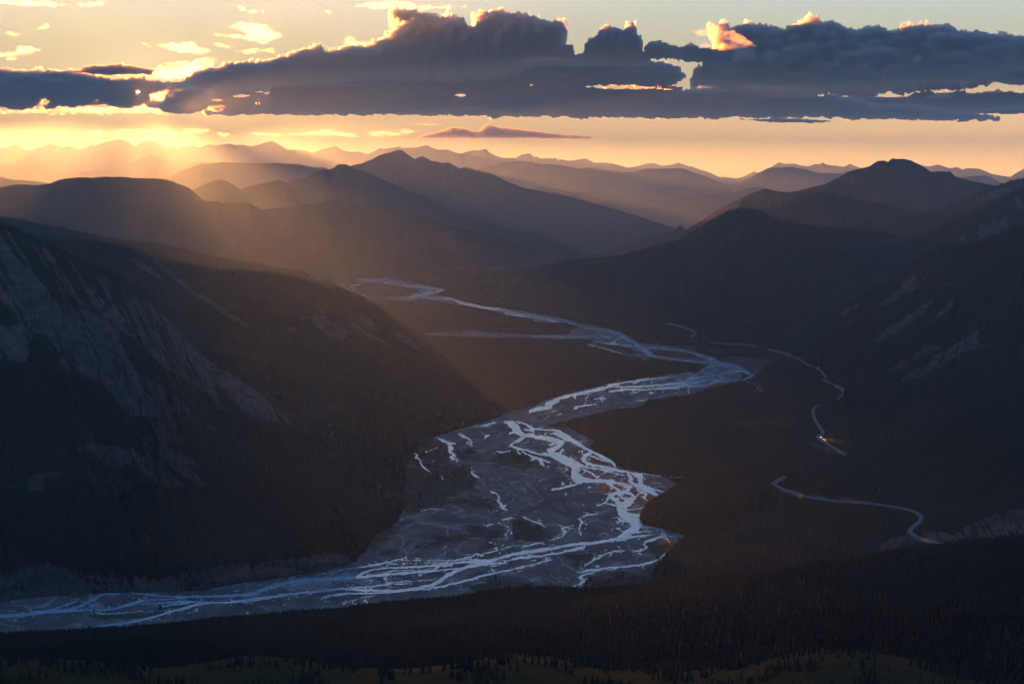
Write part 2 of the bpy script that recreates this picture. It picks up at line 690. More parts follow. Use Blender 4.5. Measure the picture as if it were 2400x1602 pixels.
rocks = [
    Q3((0, 200), (200, 370), (380, 590), (470, 620), (700, 700), (830, 560), (1000, 590), (1150, 710), (1270, 820), (1290, 870), (1340, 920), (1450, 1010), (1600, 1110), (1750, 1210),
       (1900, 1330), (2030, 1430), (1990, 1460), (1800, 1420), (1700, 1400), (1480, 1170), (1500, 1280), (1650, 1410), (1500, 1330), (1300, 1170), (1130, 1060), (1000, 960), (900, 860), (820, 800),
       (860, 900), (960, 1100), (1030, 1130), (1200, 1240), (1400, 1420), (1500, 1500), (1400, 1480), (1200, 1380), (1280, 1560), (1200, 1500), (1000, 1400), (900, 1390), (820, 1330), (760, 1230), (680, 1170),
       (560, 1110), (450, 1070), (380, 1030), (420, 980), (330, 860), (270, 820), (190, 900), (200, 960), (170, 1040), (0, 1000), (-80, 980), (-80, 750), (20, 760), (130, 740), (60, 650), (-80, 560), (-80, 160)),
    Q3((1020, 300), (1080, 320), (1250, 440), (1400, 550), (1560, 650), (1650, 720), (1720, 790), (1600, 740), (1450, 640), (1300, 540), (1200, 460), (1130, 400)),
    Q3((860, 280), (960, 320), (1100, 420), (1130, 470), (980, 400)),
    Q3((1490, 485), (1530, 500), (1640, 600), (1600, 580)),
    Q3((1780, 1100), (1850, 1120), (1880, 1170), (1820, 1150)), Q3((1930, 1190), (1990, 1220), (1990, 1250), (1940, 1230)),
    Q3((1960, 770), (2060, 800), (2060, 825), (1980, 810)),
    Q5((230, 680), (300, 680), (350, 730), (330, 745), (250, 715)),
    Q5((440, 600), (470, 560), (530, 545), (640, 620), (720, 710), (720, 760), (680, 800), (560, 760), (470, 690), (420, 640)), Q5((310, 620), (400, 590), (420, 640), (350, 660)),
    Q5((720, 640), (800, 660), (860, 720), (960, 770), (1090, 850), (1040, 855), (900, 790), (780, 720)), Q5((780, 590), (900, 610), (950, 700), (900, 720), (830, 650)),
    Q5((1060, 700), (1140, 740), (1240, 800), (1330, 900), (1250, 860), (1110, 790)),
    Q5((200, 1160), (240, 1170), (260, 1220), (210, 1200)), Q5((540, 1290), (650, 1330), (660, 1360), (560, 1330)), Q5((980, 1360), (1060, 1410), (1080, 1440), (1010, 1400)),
    Q4((510, 420), (600, 400), (780, 410), (850, 430), (800, 370), (900, 430), (1000, 480), (950, 310), (1060, 370), (1120, 440), (1000, 200), (1160, 300), (1300, 410), (1310, 440), (1200, 400), (1140, 420),
       (1330, 520), (1400, 570), (1300, 560), (1420, 690), (1380, 710), (1250, 640), (1130, 520), (1140, 580), (1290, 710), (1180, 720), (1080, 690), (960, 600), (860, 560), (800, 600), (700, 530), (640, 470), (520, 450)),
    Q4((580, 565), (650, 580), (720, 640), (820, 690), (910, 770), (780, 690), (650, 680)),
    Q4((170, 660), (250, 610), (380, 590), (470, 560), (390, 650), (290, 640), (300, 720), (200, 750)), Q4((40, 700), (100, 670), (80, 720)),
    BANK_TOP + BANK_FOOT[::-1],
    # right hand walls
    Q1((1300, 590), (1400, 520), (1500, 450), (1500, 410), (1620, 330), (1600, 390), (1700, 360), (1600, 470), (1450, 560)), Q1((1050, 640), (1110, 580), (1230, 560), (1210, 590), (1100, 650)),
    Q1((1290, 810), (1330, 770), (1500, 670), (1590, 600), (1740, 505), (1720, 570), (1600, 680), (1480, 750), (1350, 830)), Q1((1700, 700), (1760, 600), (1900, 470), (1840, 600)),
    Q1((1470, 1105), (1520, 1060), (1700, 930), (1850, 850), (1990, 760), (2060, 720), (2020, 790), (2080, 850), (1950, 890), (1800, 980), (1640, 1070)),
    Q1((1370, 1040), (1500, 950), (1640, 860), (1760, 840), (1780, 880), (1600, 950), (1440, 1040)), Q1((1800, 430), (1860, 400), (1850, 430)), Q1((1840, 750), (1880, 710), (1870, 740)), Q1((2300, 260), (2349, 220), (2349, 250)),
    Q1((1880, 130), (1900, 80), (2060, 10), (2200, -60), (2280, 0), (2250, 50), (2050, 130), (1930, 160)),
    KC((2280, 480), (2349, 460), (2400, 560), (2349, 640), (2290, 520)), KC((2010, 480), (2150, 410), (2349, 370), (2200, 460), (2050, 520)), KC((1900, 570), (1950, 545), (1940, 575)),
    # cuttings and the quarried bank by the near road
    Q2((1640, 1040), (1700, 1065), (1780, 1070), (1850, 1090), (1950, 1030), (2100, 960), (2200, 950), (2230, 920), (2420, 900), (2420, 1110), (1850, 1140), (1720, 1150), (1650, 1110)),
    Q2((1270, 1215), (1350, 1160), (1450, 1110), (1530, 1080), (1560, 1090), (1640, 1140), (1500, 1180), (1350, 1225)),
    Q2((640, 760), (700, 765), (830, 800), (960, 820), (1120, 830), (1290, 855), (1290, 880), (1100, 875), (960, 855), (830, 830), (700, 790)),
    Q2((1310, 435), (1400, 415), (1430, 430), (1330, 450)), Q2((1340, 770), (1390, 740), (1370, 810), (1320, 840)),
    P2((1100, 330), (1160, 280), (1150, 350), (1300, 340), (1480, 340), (1500, 400), (1300, 375)), P2((1670, 480), (1850, 440), (2130, 470), (2200, 500), (2030, 620), (1960, 580)),
    Q2((820, 440), (950, 470), (1080, 530), (1000, 545), (880, 480)),
    P2((2140, 460), (2340, 440), (2349, 500), (2200, 510)), Q1((780, 920), (970, 875), (880, 930), (850, 970)),
]
grasses = [
    Q2((940, 60), (1080, 90), (1080, 140), (980, 190)), Q2((850, 240), (900, 240), (940, 350), (870, 350)), Q2((930, 240), (990, 250), (1010, 360), (960, 350)),
    Q2((870, 365), (945, 375), (930, 405), (880, 400)), Q2((975, 365), (1020, 365), (1000, 420), (1060, 470), (960, 440)), Q1((560, 930), (640, 900), (760, 950), (800, 980), (640, 970)),
]
MASK_ROCK = raster(rocks)
ALPINE = Q3((-80, 60), (0, 78), (150, 133), (300, 203), (400, 258), (560, 323), (700, 383), (830, 463), (1000, 593), (1150, 713), (1000, 720), (830, 600), (700, 700), (470, 640), (380, 600), (200, 390), (0, 230), (-80, 180))
MASK_ROCK = np.maximum(MASK_ROCK, .66 * raster([ALPINE], 16))
MASK_GRASS = raster(grasses, 3)

# --- far ranges, back to front
L1 = KA((-300, 120), (-150, 140), (0, 130), (50, 130), (105, 112), (150, 135), (195, 152), (240, 140), (265, 128), (280, 135), (350, 105), (400, 125), (440, 137), (475, 122), (545, 147), (590, 130), (630, 112), (645, 120),
        (720, 95), (830, 80), (880, 95), (925, 125), (980, 100), (1050, 87), (1085, 95), (1130, 133), (1165, 122), (1215, 140), (1260, 125), (1330, 122), (1375, 133), (1430, 115), (1480, 120), (1560, 108), (1620, 118),
        (1670, 112), (1720, 128), (1770, 118), (1820, 100), (1870, 88), (1900, 100), (1945, 128), (1980, 152), (2040, 148), (2100, 155), (2145, 178), (2230, 140), (2260, 140), (2310, 122)) + \
    KB((0, 148), (60, 165), (110, 162), (185, 180), (260, 142), (300, 145), (400, 128), (430, 138), (520, 132), (590, 116), (625, 135), (670, 148), (735, 143), (780, 165), (830, 175), (900, 152), (960, 150), (980, 143),
       (1000, 143), (1020, 168), (1070, 190), (1120, 205), (1195, 205), (1240, 183), (1280, 178), (1310, 183), (1320, 198), (1350, 197), (1370, 210), (1440, 210), (1480, 205), (1487, 220), (1520, 215), (1570, 225),
       (1640, 212), (1690, 207), (1740, 238), (1800, 237), (1860, 240), (1920, 258), (1970, 275), (2030, 265), (2110, 245), (2155, 243), (2200, 260), (2260, 255), (2320, 240)) + \
    KC((0, 247), (50, 265), (70, 264), (90, 275), (130, 287), (165, 293), (220, 320), (265, 340), (290, 335), (330, 345), (370, 350), (415, 340), (470, 310), (490, 300), (535, 318), (600, 275), (665, 235), (700, 248),
       (775, 242), (810, 258), (870, 262), (910, 243), (940, 250), (965, 235), (990, 252), (1050, 262), (1110, 266), (1150, 247), (1190, 260), (1225, 275), (1400, 262), (1590, 233), (1660, 262), (1710, 262), (1760, 250),
       (1800, 265), (1840, 278), (1890, 270), (1930, 290), (1950, 278), (2040, 280), (2120, 315), (2250, 335), (2349, 278), (2600, 250))


def far_range(name, pts, dist, foot_z=0.0, near=0.75, nu=900, nv=26, seed=1, gully=None, cn=None, power=1.25, gf=26):
    P = np.array([p[:2] for p in pts], float)
    dv = W(pts, 'd', dist)
    dm = float(np.mean(dv[1]))
    # foot line: same bearings, nearer, on the valley floor
    Cr = at_dist(P[:, 0], P[:, 1], dv[1])
    hh = np.maximum(Cr[:, 2], 30)
    bx, by, _ = project(Cr)
    rows = [dv]
    B = Cr.copy()
    nf = np.clip(1 - hh / np.tan(math.radians(17)) / dv[1], near - .3, .97)
    B[:, :2] *= nf[:, None]
    B[:, 2] = foot_z
    fx, fy, _ = project(B)
    rows.append((np.stack([fx, fy], -1), np.hypot(B[:, 0], B[:, 1]), 'd'))
    h = float(np.mean(hh))
    return loft(name, rows, nu, [nv], [power], gully=(gully if gully is not None else h * .20) * .08, shear=.3, gfreq=gf, rough=h * .16, rscale=dm * .035,
                seed=seed, crest_noise=(cn if cn is not None else dm * .0003))


far_range('mountain', L1, 46000, nu=1500, seed=1, cn=22, gf=60)
far_range('mountain', KA((-300, 240), (0, 245), (60, 255), (150, 255), (215, 238), (300, 250), (380, 290), (520, 300), (700, 300), (850, 265), (950, 220), (1030, 185), (1060, 183), (1100, 195), (1150, 240), (1250, 250),
          (1370, 228), (1500, 240), (1700, 290), (2000, 350)), 34000, nu=700, seed=2, cn=9)
far_range('mountain', KB((700, 330), (980, 275), (1070, 250), (1130, 235), (1220, 225), (1330, 237), (1380, 255), (1420, 247), (1530, 255), (1640, 280), (1700, 270), (1800, 290), (1900, 300), (2010, 305), (2100, 280), (2349, 275)) +
          KC((60, 300), (150, 330), (300, 395), (340, 420), (480, 330), (590, 275), (740, 265), (850, 285), (930, 310), (1100, 310), (1160, 290), (1400, 320), (1700, 330), (1950, 335), (2090, 322), (2200, 380), (2400, 420)), 34000, nu=900, seed=3, cn=9)
far_range('mountain', KC((-420, 620), (-150, 500), (100, 470), (250, 470), (400, 425), (530, 405), (600, 420), (800, 480), (1000, 520)), 25500, nu=300, seed=4, cn=7)
far_range('mountain', KA((-300, 300), (0, 338), (100, 355), (200, 362), (340, 378), (420, 352), (520, 370), (800, 420)), [(-100, 19000), (400, 22500)], nu=300, seed=5)
far_range('mountain', KA((1000, 420), (1150, 340), (1250, 290), (1390, 242), (1440, 245), (1540, 237), (1640, 240), (1760, 243), (1900, 240), (2050, 250), (2150, 270), (2230, 272), (2300, 300)) + KB((60, 380), (200, 450)), 25500, nu=500, seed=6, cn=7)
far_range('mountain', KB((900, 400), (1250, 425), (1360, 407), (1470, 415), (1540, 430), (1640, 442), (1705, 425), (1780, 438), (1870, 455), (1920, 475), (1980, 480), (2110, 477), (2210, 492), (2300, 490), (2349, 497)) +
          KC((60, 505), (150, 500), (200, 505), (300, 525), (500, 560)), [(1200, 28000), (1700, 25000)], nu=500, seed=7, cn=7)
far_range('mountain', KB((-300, 400), (-100, 330), (60, 260), (150, 240), (200, 220), (270, 185), (340, 165), (395, 150), (410, 148), (425, 154), (455, 180), (505, 215), (560, 192), (620, 228), (665, 232), (700, 243), (738, 235), (810, 280),
          (860, 272), (920, 288), (1010, 308), (1060, 325), (1140, 370), (1230, 402), (1300, 416), (1500, 452), (1640, 490), (1900, 560), (2150, 640), (2349, 700)), [(800, 22000), (1300, 20000), (1600, 17200)], nu=900, seed=8, gully=170, cn=9)
far_range('mountain', KA((1100, 500), (1340, 420), (1420, 380), (1500, 357), (1560, 365), (1620, 400), (1750, 500), (1850, 580)), 17500, nu=240, seed=9, cn=4)
far_range('mountain', KA((1600, 450), (1680, 410), (1800, 385), (1910, 357), (1960, 370), (2060, 430), (2180, 500), (2300, 560)), 17000, nu=240, seed=10, cn=4)
far_range('mountain', KA((1700, 450), (1990, 370), (2100, 345), (2170, 300), (2230, 283), (2260, 290), (2300, 270)) + KB((-20, 250), (30, 250), (55, 262), (90, 285), (150, 295), (220, 320), (260, 345), (400, 400), (600, 480), (750, 560), (900, 625),
          (1100, 680), (1250, 712), (1350, 712), (1420, 735), (1520, 790), (1620, 840), (1720, 868)), [(600, 17500), (1000, 16500), (1390, 14600)], nu=700, seed=11, gully=90, cn=5)
far_range('mountain', KA((-400, 410), (0, 408), (120, 388), (250, 395), (350, 380), (400, 360), (450, 345), (540, 337), (640, 343), (740, 337), (850, 342), (1000, 347), (1130, 350), (1200, 370), (1300, 410), (1360, 460), (1400, 500), (1550, 600), (1700, 680)),
          [(0, 13500), (500, 13800)], nu=600, seed=12, gully=60, cn=5)
far_range('mountain', KA((-400, 560), (600, 540), (1300, 512), (1400, 503), (1480, 502), (1530, 515), (1650, 515), (1730, 520), (1800, 560), (2000, 545), (2180, 515), (2300, 510)) + KB((0, 510), (60, 508), (130, 535), (300, 540), (420, 580), (560, 620),
          (750, 670), (950, 715), (1100, 760), (1250, 820), (1300, 850)), [(0, 11500), (600, 12800), (1000, 13200), (1240, 13500)], nu=700, seed=13, gully=70, cn=5)

# --- right hand mountains
far_range('mountain', KC((300, 640), (600, 500), (880, 440), (950, 400), (1060, 345), (1160, 290), (1280, 265), (1340, 230), (1370, 223), (1395, 227), (1410, 236), (1440, 215), (1480, 218), (1530, 218), (1580, 230), (1640, 260), (1705, 297), (1840, 296), (1880, 335),
          (2000, 370), (2100, 388), (2180, 397), (2349, 440), (2600, 500)), 12800, nu=700, seed=14, gully=70, cn=4)
far_range('mountain', KB((1700, 882), (1950, 800), (2150, 740), (2300, 700)) + KC((-20, 665), (20, 700), (90, 665), (200, 590), (310, 525), (400, 480), (480, 450), (560, 420), (620, 430), (730, 442), (800, 430), (900, 400), (980, 385), (1060, 345), (1300, 420)),
          [(1400, 14000), (1620, 11500), (1900, 11000)], nu=500, seed=15, gully=40, cn=4)
far_range('mountain', KC((300, 640), (530, 565), (650, 550), (720, 515), (800, 480), (930, 432), (980, 435), (1050, 465), (1130, 458), (1200, 500), (1250, 500), (1400, 530), (1500, 560), (1560, 590), (1620, 592), (1750, 570), (1850, 520), (1950, 480),
          (2050, 430), (2190, 390), (2349, 345), (2700, 300)), 9600, nu=700, seed=16, gully=45, cn=4, near=.7)
far_range('mountain', KC((1300, 820), (1500, 768), (1600, 755), (1700, 720), (1850, 650), (2050, 560), (2200, 480), (2349, 410), (2700, 300)), 7400, nu=400, seed=17, gully=35, cn=3, near=.75)

# front hill above the far bend
r4_crest = W([(860, 636), (900, 634), (1000, 632), (1110, 634), (1206, 639), (1246, 634), (1280, 622), (1320, 612), (1345, 610), (1400, 605), (1457, 600)] + KC((-250, 830), (-120, 800), (0, 765), (100, 700), (170, 655), (250, 610), (320, 570), (400, 558), (480, 553),
             (530, 565), (600, 605), (700, 640), (800, 660), (930, 680), (1060, 682), (1130, 700), (1300, 703), (1380, 715), (1450, 740), (1500, 770), (1650, 850)), 'd',
             [(860, 12050), (1000, 11700), (1206, 9800), (1330, 9000), (1457, 8500), (1600, 8000), (1763, 7500), (2100, 7600), (2200, 7800)])
r4_foot = W([(880, 642), (950, 648), (1040, 672), (1100, 694), (1180, 716), (1250, 731), (1350, 752), (1440, 772), (1500, 800), (1580, 812), (1660, 806), (1780, 812), (1860, 835), (1935, 850), (2000, 860)], 'z', 2)
loft('hill', [r4_crest, r4_foot], 900, [120], [1.35], gully=40, gfreq=15, rough=22, rscale=500, seed=21, crest_noise=3, shear=-.1)

r5_crest = W([(1922, 850), (1927, 826), (1934, 775), (1958, 738), (1992, 711), (2026, 683), (2094, 656), (2145, 612), (2179, 593), (2213, 583), (2264, 571), (2315, 552), (2400, 527), (2500, 495), (2620, 470)], 'd',
             [(1922, 5950), (2026, 6000), (2145, 5800), (2400, 5400), (2620, 5000)])
r5_foot = W([(1930, 853), (1950, 878), (1968, 905), (1985, 930), (1975, 960), (1962, 985), (1960, 1010), (1985, 1050), (2100, 1110), (2400, 1160), (2800, 1200)], 'z', 4)
loft('mountain', [r5_crest, r5_foot], 800, [170], [1.25], gully=45, gfreq=18, rough=26, rscale=350, seed=22, crest_noise=3, shear=-.5)

# --- left hand walls
lc_crest = W(Q3((-400, -30), (0, 32), (200, 60), (400, 95), (600, 140), (750, 170), (900, 190), (1100, 215), (1300, 255), (1500, 305), (1700, 335), (1850, 370), (2000, 383), (2060, 390), (2150, 440), (2200, 465), (2260, 470)) +
             Q5((590, 345), (700, 400), (840, 450), (1000, 550), (1200, 690), (1400, 800)), 'd', [(-100, 7000), (700, 7400), (1030, 7050)])
lc_foot = W([(-200, 900), (400, 880), (800, 850), (950, 840), (1060, 820)], 'z', 1)
loft('mountain', [lc_crest, lc_foot], 800, [60], [1.2], gully=30, gfreq=24, rough=14, rscale=400, seed=23, crest_noise=2)

lb_crest = W(Q3((-300, 120), (0, 150), (290, 180), (450, 180), (600, 190), (750, 205), (900, 240), (1000, 270), (1060, 300), (1150, 330), (1250, 340), (1330, 350), (1450, 390), (1600, 405), (1700, 395), (1850, 410), (2000, 440), (2150, 485)) +
             Q5((330, 320), (500, 365), (690, 410), (830, 470), (950, 540), (1100, 650), (1250, 740), (1400, 860), (1560, 1010), (1720, 1180), (1850, 1330), (1930, 1385)), 'd',
             [(-100, 5200), (100, 5300), (400, 5500), (700, 5900), (850, 6000), (972, 5850), (1017, 5650), (1077, 5300), (1175, 4790)])
lb_foot = W([(-300, 1330), (300, 1330), (700, 1310), (832, 1305), (845, 1284), (884, 1251), (930, 1200), (948, 1150), (938, 1085), (985, 1042), (1018, 1024), (1100, 997), (1140, 984), (1168, 976), (1178, 972)], 'z', 2)
loft('mountain', [lb_crest, lb_foot], 1100, [200], [1.25], gully=60, gfreq=22, rough=26, rscale=380, seed=24, crest_noise=3, shear=.50)

la_crest = W(Q3((-500, -80), (-200, 20), (0, 75), (150, 130), (300, 200), (400, 255), (560, 320), (700, 380), (830, 460), (1000, 590), (1150, 710), (1270, 820), (1290, 870), (1340, 920), (1450, 1010), (1600, 1110), (1750, 1210), (1900, 1330), (2030, 1430)) +
             [(740, 1040), (790, 1110), (830, 1190), (852, 1268)], 'd', [(-170, 3600), (0, 3800), (340, 4050), (500, 4000), (691, 3800), (790, 3450), (852, 3150)])
bt = np.array(BANK_TOP)
bf = np.array(BANK_FOOT)
bfd = np.hypot(*at_z(bf[:, 0], bf[:, 1], 1.0)[:, :2].T)
BT_D = [(x, float(np.interp(x, bf[:, 0], bfd)) + 55 * float(np.interp(x, [0, 700, 830], [1, .8, .1]))) for x in np.linspace(-80, 840, 60)]
la_top = W(BANK_TOP, 'd', BT_D)
la_foot = W(BANK_FOOT, 'z', 1.0)
loft('mountain', [la_crest, la_top, la_foot], 1200, [230, 18], [1.2, 1.0], gully=80, gfreq=17, rough=34, rscale=260, seed=25, crest_noise=2, shear=.80)

# --- wooded rise and road valley on the right, foreground slope, grassy knolls
rf_crest = W([(1499, 1217), (1512, 1190), (1547, 1166), (1572, 1152), (1600, 1136), (1650, 1122), (1702, 1109), (1838, 1089), (1940, 1071), (1975, 1060), (2026, 1040), (2080, 1030), (2145, 1022), (2196, 1009), (2298, 988), (2400, 974), (2600, 950)], 'z',
             [(1499, 2), (1590, 12), (1702, 35), (2026, 100), (2400, 200), (2600, 260)])
rf_road = W([(1512, 1226), (1570, 1212), (1640, 1180), (1720, 1150), (1800, 1130), (1850, 1145), (1930, 1165), (2043, 1182), (2111, 1186), (2160, 1200), (2260, 1190), (2400, 1160), (2600, 1130)], 'z',
            [(1505, 3), (1640, 24), (1800, 42), (2043, 46), (2165, 50), (2400, 90), (2600, 130)])
rf_mid = W([(1606, 1252), (1622, 1262), (1640, 1266), (1700, 1262), (1900, 1262), (2100, 1262), (2180, 1275), (2300, 1262), (2400, 1250), (2600, 1230)], 'z', [(1606, 2), (1640, 6), (1800, 30), (2100, 42), (2400, 70), (2600, 110)])
rf_mid2 = W([(1545, 1318), (1600, 1318), (1700, 1320), (1900, 1320), (2100, 1320), (2300, 1300), (2400, 1290), (2600, 1270)], 'z', [(1545, 2), (1650, 8), (1800, 26), (2100, 38), (2400, 62), (2600, 100)])
rf_low = W([(1500, 1400), (1540, 1420), (1700, 1430), (2000, 1420), (2400, 1400), (2700, 1390)], 'z', [(1470, 1), (1700, 12), (2100, 30), (2700, 60)])
loft('hill', [rf_crest, rf_road, rf_mid, rf_mid2, rf_low], 700, [60, 40, 30, 40], [1.2, 1, 1, 1], gully=10, gfreq=14, rough=11, rscale=220, seed=26)

FG_EDGE = [(-1000, 1590), (-300, 1530), (0, 1503), (179, 1495), (255, 1488), (383, 1476), (485, 1467), (600, 1459), (753, 1443), (804, 1438), (983, 1417), (1085, 1410), (1136, 1398), (1200, 1392), (1400, 1392), (1600, 1372), (1804, 1352), (1906, 1333),
           (2009, 1319), (2077, 1307), (2179, 1286), (2281, 1279), (2400, 1265), (2700, 1230), (3500, 1130)]
fg_crest = W(FG_EDGE, 'd', [(-300, 1950), (0, 1980), (1000, 2250), (1500, 2350), (2000, 2250), (2400, 2100), (2700, 2000)])
fg_mid = W([(-1000, 1610), (-300, 1560), (0, 1540), (600, 1510), (1200, 1470), (1800, 1450), (2400, 1400), (2700, 1380), (3500, 1330)], 'd', [(-300, 1600), (1200, 1750), (2700, 1650)])
fg_low = W([(-1000, 1690), (-300, 1660), (0, 1650), (1200, 1640), (2400, 1610), (2700, 1600), (3500, 1560)], 'd', 1200)
fg_out = W([(-1000, 2300), (-300, 2300), (0, 2300), (1200, 2300), (2400, 2300), (2700, 2300), (3500, 2300)], 'd', 480)
loft('hill', [fg_crest, fg_mid, fg_low, fg_out], 1000, [60, 60, 20], [1.0, 1, 1], rough=9, rscale=160, gully=8, gfreq=20, seed=27, backdrop=.5)

kn = W([(-1000, 1600), (-300, 1575), (0, 1571), (60, 1574), (168, 1579), (240, 1587), (317, 1598), (380, 1606), (440, 1596), (500, 1588), (552, 1578), (590, 1573), (633, 1573), (680, 1583), (741, 1593), (800, 1604), (950, 1612), (1100, 1594), (1150, 1578), (1200, 1566), (1292, 1578),
        (1348, 1598), (1400, 1612), (1600, 1620), (1750, 1600), (1850, 1568), (1915, 1556), (2017, 1556), (2094, 1571), (2150, 1584), (2217, 1604), (2300, 1640), (2700, 1700), (3500, 1760)], 'd', 1020)
kn[0][:, 1] += 10
kn_low = W([(-1000, 2200), (1200, 2200), (3500, 2200)], 'd', 520)
MASK_GRASS[:] = np.maximum(MASK_GRASS, (MY > 1540) * 1.0)
kn_o = loft('knoll', [kn, kn_low], 1200, [50], [1.0], rough=2.5, rscale=60, seed=28, backdrop=.35)

# ------------------------------------------------------------------ valley floor
nR, nA = 420, 360
rr = np.concatenate([np.geomspace(300, 50500, nR)])
aa = np.radians(np.linspace(-75, 75, nA))
R_, A_ = np.meshgrid(rr, aa, indexing='ij')
G = np.stack([R_ * np.sin(A_), R_ * np.cos(A_), np.zeros_like(R_)], -1)
G[..., 2] = 2.0 * fbm(G[..., 0] / 400, G[..., 1] / 400, 4, 40) - 2.6 - np.clip(R_ - 15000, 0, None) * .0005
idx = np.arange(nR * nA).reshape(nR, nA)
Fq = np.stack([idx[:-1, :-1], idx[:-1, 1:], idx[1:, 1:], idx[1:, :-1]], -1).reshape(-1, 4)
me = tri_mesh('ground', G.reshape(-1, 3), Fq[:, ::-1])
smooth(me)
gx, gy, _ = project(G)
add_attr(me, 'rock', sample_mask(raster(rocks[-6:]), gx, gy).ravel())
add_attr(me, 'grass', (sample_mask(MASK_GRASS, gx, gy) * (gy < 1400)).ravel())
tag(new_obj('ground', me, None, M_LAND), kind='structure')

# gravel bed
GRAVEL = P5((-400, 640), (0, 615), (250, 588), (500, 558), (730, 566), (870, 541), (1000, 536), (1400, 528), (1650, 523), (1850, 516), (2000, 486), (2200, 453), (2349, 433)) + \
    P6((0, 633), (300, 578), (600, 541), (830, 475), (900, 440), (1000, 360), (1100, 200), (1250, 130)) + [(930, 1225), (948, 1190), (945, 1150), (935, 1080), (985, 1040), (1018, 1020), (1100, 996), (1168, 971)] + \
    P2((0, 905), (130, 850), (350, 780), (600, 725), (670, 695), (900, 665), (1100, 635), (1400, 597), (1510, 590), (1555, 570), (1600, 528), (1400, 505), (1200, 480), (1050, 462), (850, 442), (700, 402), (500, 342), (560, 315), (500, 295), (0, 287)) + \
    Q5((2349, 787), (1350, 762), (1310, 735), (1500, 730), (1700, 715), (1900, 735), (2100, 745)) + P2((0, 252), (350, 245), (330, 210), (420, 185), (400, 170), (300, 145), (0, 130)) + \
    P1((2349, 595), (2040, 562), (1950, 522), (1800, 492), (1600, 457), (1450, 440), (1180, 432), (1000, 405), (700, 388), (480, 372), (280, 275), (180, 200), (90, 120), (400, 78), (700, 58), (610, 120), (1000, 198), (1350, 262), (1372, 285), (1262, 332),
       (1460, 360), (1560, 395), (1780, 455), (2050, 482), (2349, 525)) + \
    P2((0, 55), (280, 92), (420, 143), (700, 182), (780, 198), (892, 258), (955, 318), (1300, 360), (1480, 403), (1600, 448), (1668, 456), (1705, 500), (1905, 528), (1965, 580), (2045, 630), (1965, 672), (1830, 690), (1700, 720), (1550, 762), (1450, 802),
       (1250, 822), (1050, 852), (1000, 905), (700, 945)) + [(1330, 985), (1285, 998), (1335, 1004), (1366, 1018), (1394, 1034), (1384, 1046), (1396, 1058), (1420, 1074), (1448, 1093), (1500, 1106), (1560, 1118), (1596, 1138),
                                                      (1585, 1152), (1556, 1172), (1515, 1200), (1500, 1218)] + \
    P7((1430, 198), (1500, 235), (1650, 245), (1800, 282), (1910, 365), (1940, 450), (1890, 505), (1750, 550), (1660, 620), (1600, 700), (1500, 870)) + [(1509, 1420), (1400, 1470), (1100, 1500), (-120, 1600)]
xs = np.arange(-110, 1740, 3.0)
ys = np.concatenate([np.arange(630, 760, 1.0), np.arange(760, 1000, 1.6), np.arange(1000, 1600, 3.0)])
GX, GY = np.meshgrid(xs, ys)
sd = poly_sdf(GX, GY, GRAVEL)
sd = sd + fbm(GX / 22, GY / 9, 4, 51) * 4.5 * np.clip((GY - 600) / 400, .15, 1)
v2, fc, vv = contour(GX, GY, sd)
gp = at_z(v2[:, 0], v2[:, 1], 0.5)
me = bpy.data.meshes.new('gravel_bed')
me.from_pydata(gp.tolist(), [], fc)
smooth(me)
VEG = [P1((60, 110), (300, 110), (480, 190), (700, 215), (920, 240), (1080, 270), (1120, 310), (950, 345), (700, 350), (430, 320), (200, 210)), P1((1080, 380), (1450, 400), (1600, 440), (1400, 440), (1000, 405)),
       P2((560, 300), (760, 330), (980, 410), (860, 430), (700, 400), (560, 345)), P2((1080, 380), (1450, 420), (1580, 480), (1300, 462), (1100, 440)),
       P3((0, 880), (350, 840), (890, 880), (900, 1000), (1010, 1060), (960, 1210), (1040, 1230), (700, 1310), (570, 1380), (600, 1450), (0, 1560), (-100, 1400)), P3((650, 640), (900, 660), (1030, 740), (1020, 800), (720, 830), (700, 760)),
       P3((-200, 560), (430, 500), (580, 620), (600, 700), (560, 860), (0, 900)), P3((640, 1300), (1250, 1330), (1270, 1400), (1200, 1480), (700, 1450)), P3((1250, 700), (1500, 690), (1650, 780), (1450, 830), (1250, 830)),
       P3((1450, 640), (1800, 730), (1700, 800), (1900, 900), (1500, 900), (1150, 900)), P6((1450, 280), (1650, 220), (1950, 190), (1980, 240), (1600, 330), (1480, 330)), P6((1130, 400), (1200, 340), (1320, 330), (1300, 400)),
       P6((1950, 120), (2250, 130), (2330, 190), (2150, 250), (1950, 210)), P7((0, 150), (200, 180), (480, 340), (350, 420), (0, 400)), P7((600, 560), (850, 500), (900, 600), (700, 680)), P7((1480, 420), (1750, 380), (1850, 460), (1700, 520), (1600, 620), (1500, 520)),
       P7((850, 780), (1600, 720), (1600, 900), (1400, 1050), (700, 1050)), P7((-100, 880), (500, 880), (480, 1050), (-100, 1050)), P6((900, 230), (1200, 130), (1450, 60), (1100, 330), (1000, 300)), P6((1900, 660), (2349, 600), (2349, 680), (2000, 740)),
       P2((1700, 720), (2000, 690), (2100, 800), (1500, 800)), P1((480, 210), (900, 240), (1100, 290), (950, 350), (520, 340)), P5((900, 500), (1200, 480), (1500, 470), (1600, 510), (1500, 535), (900, 535)), P5((700, 745), (1200, 720), (1600, 690), (1500, 760), (900, 790))]
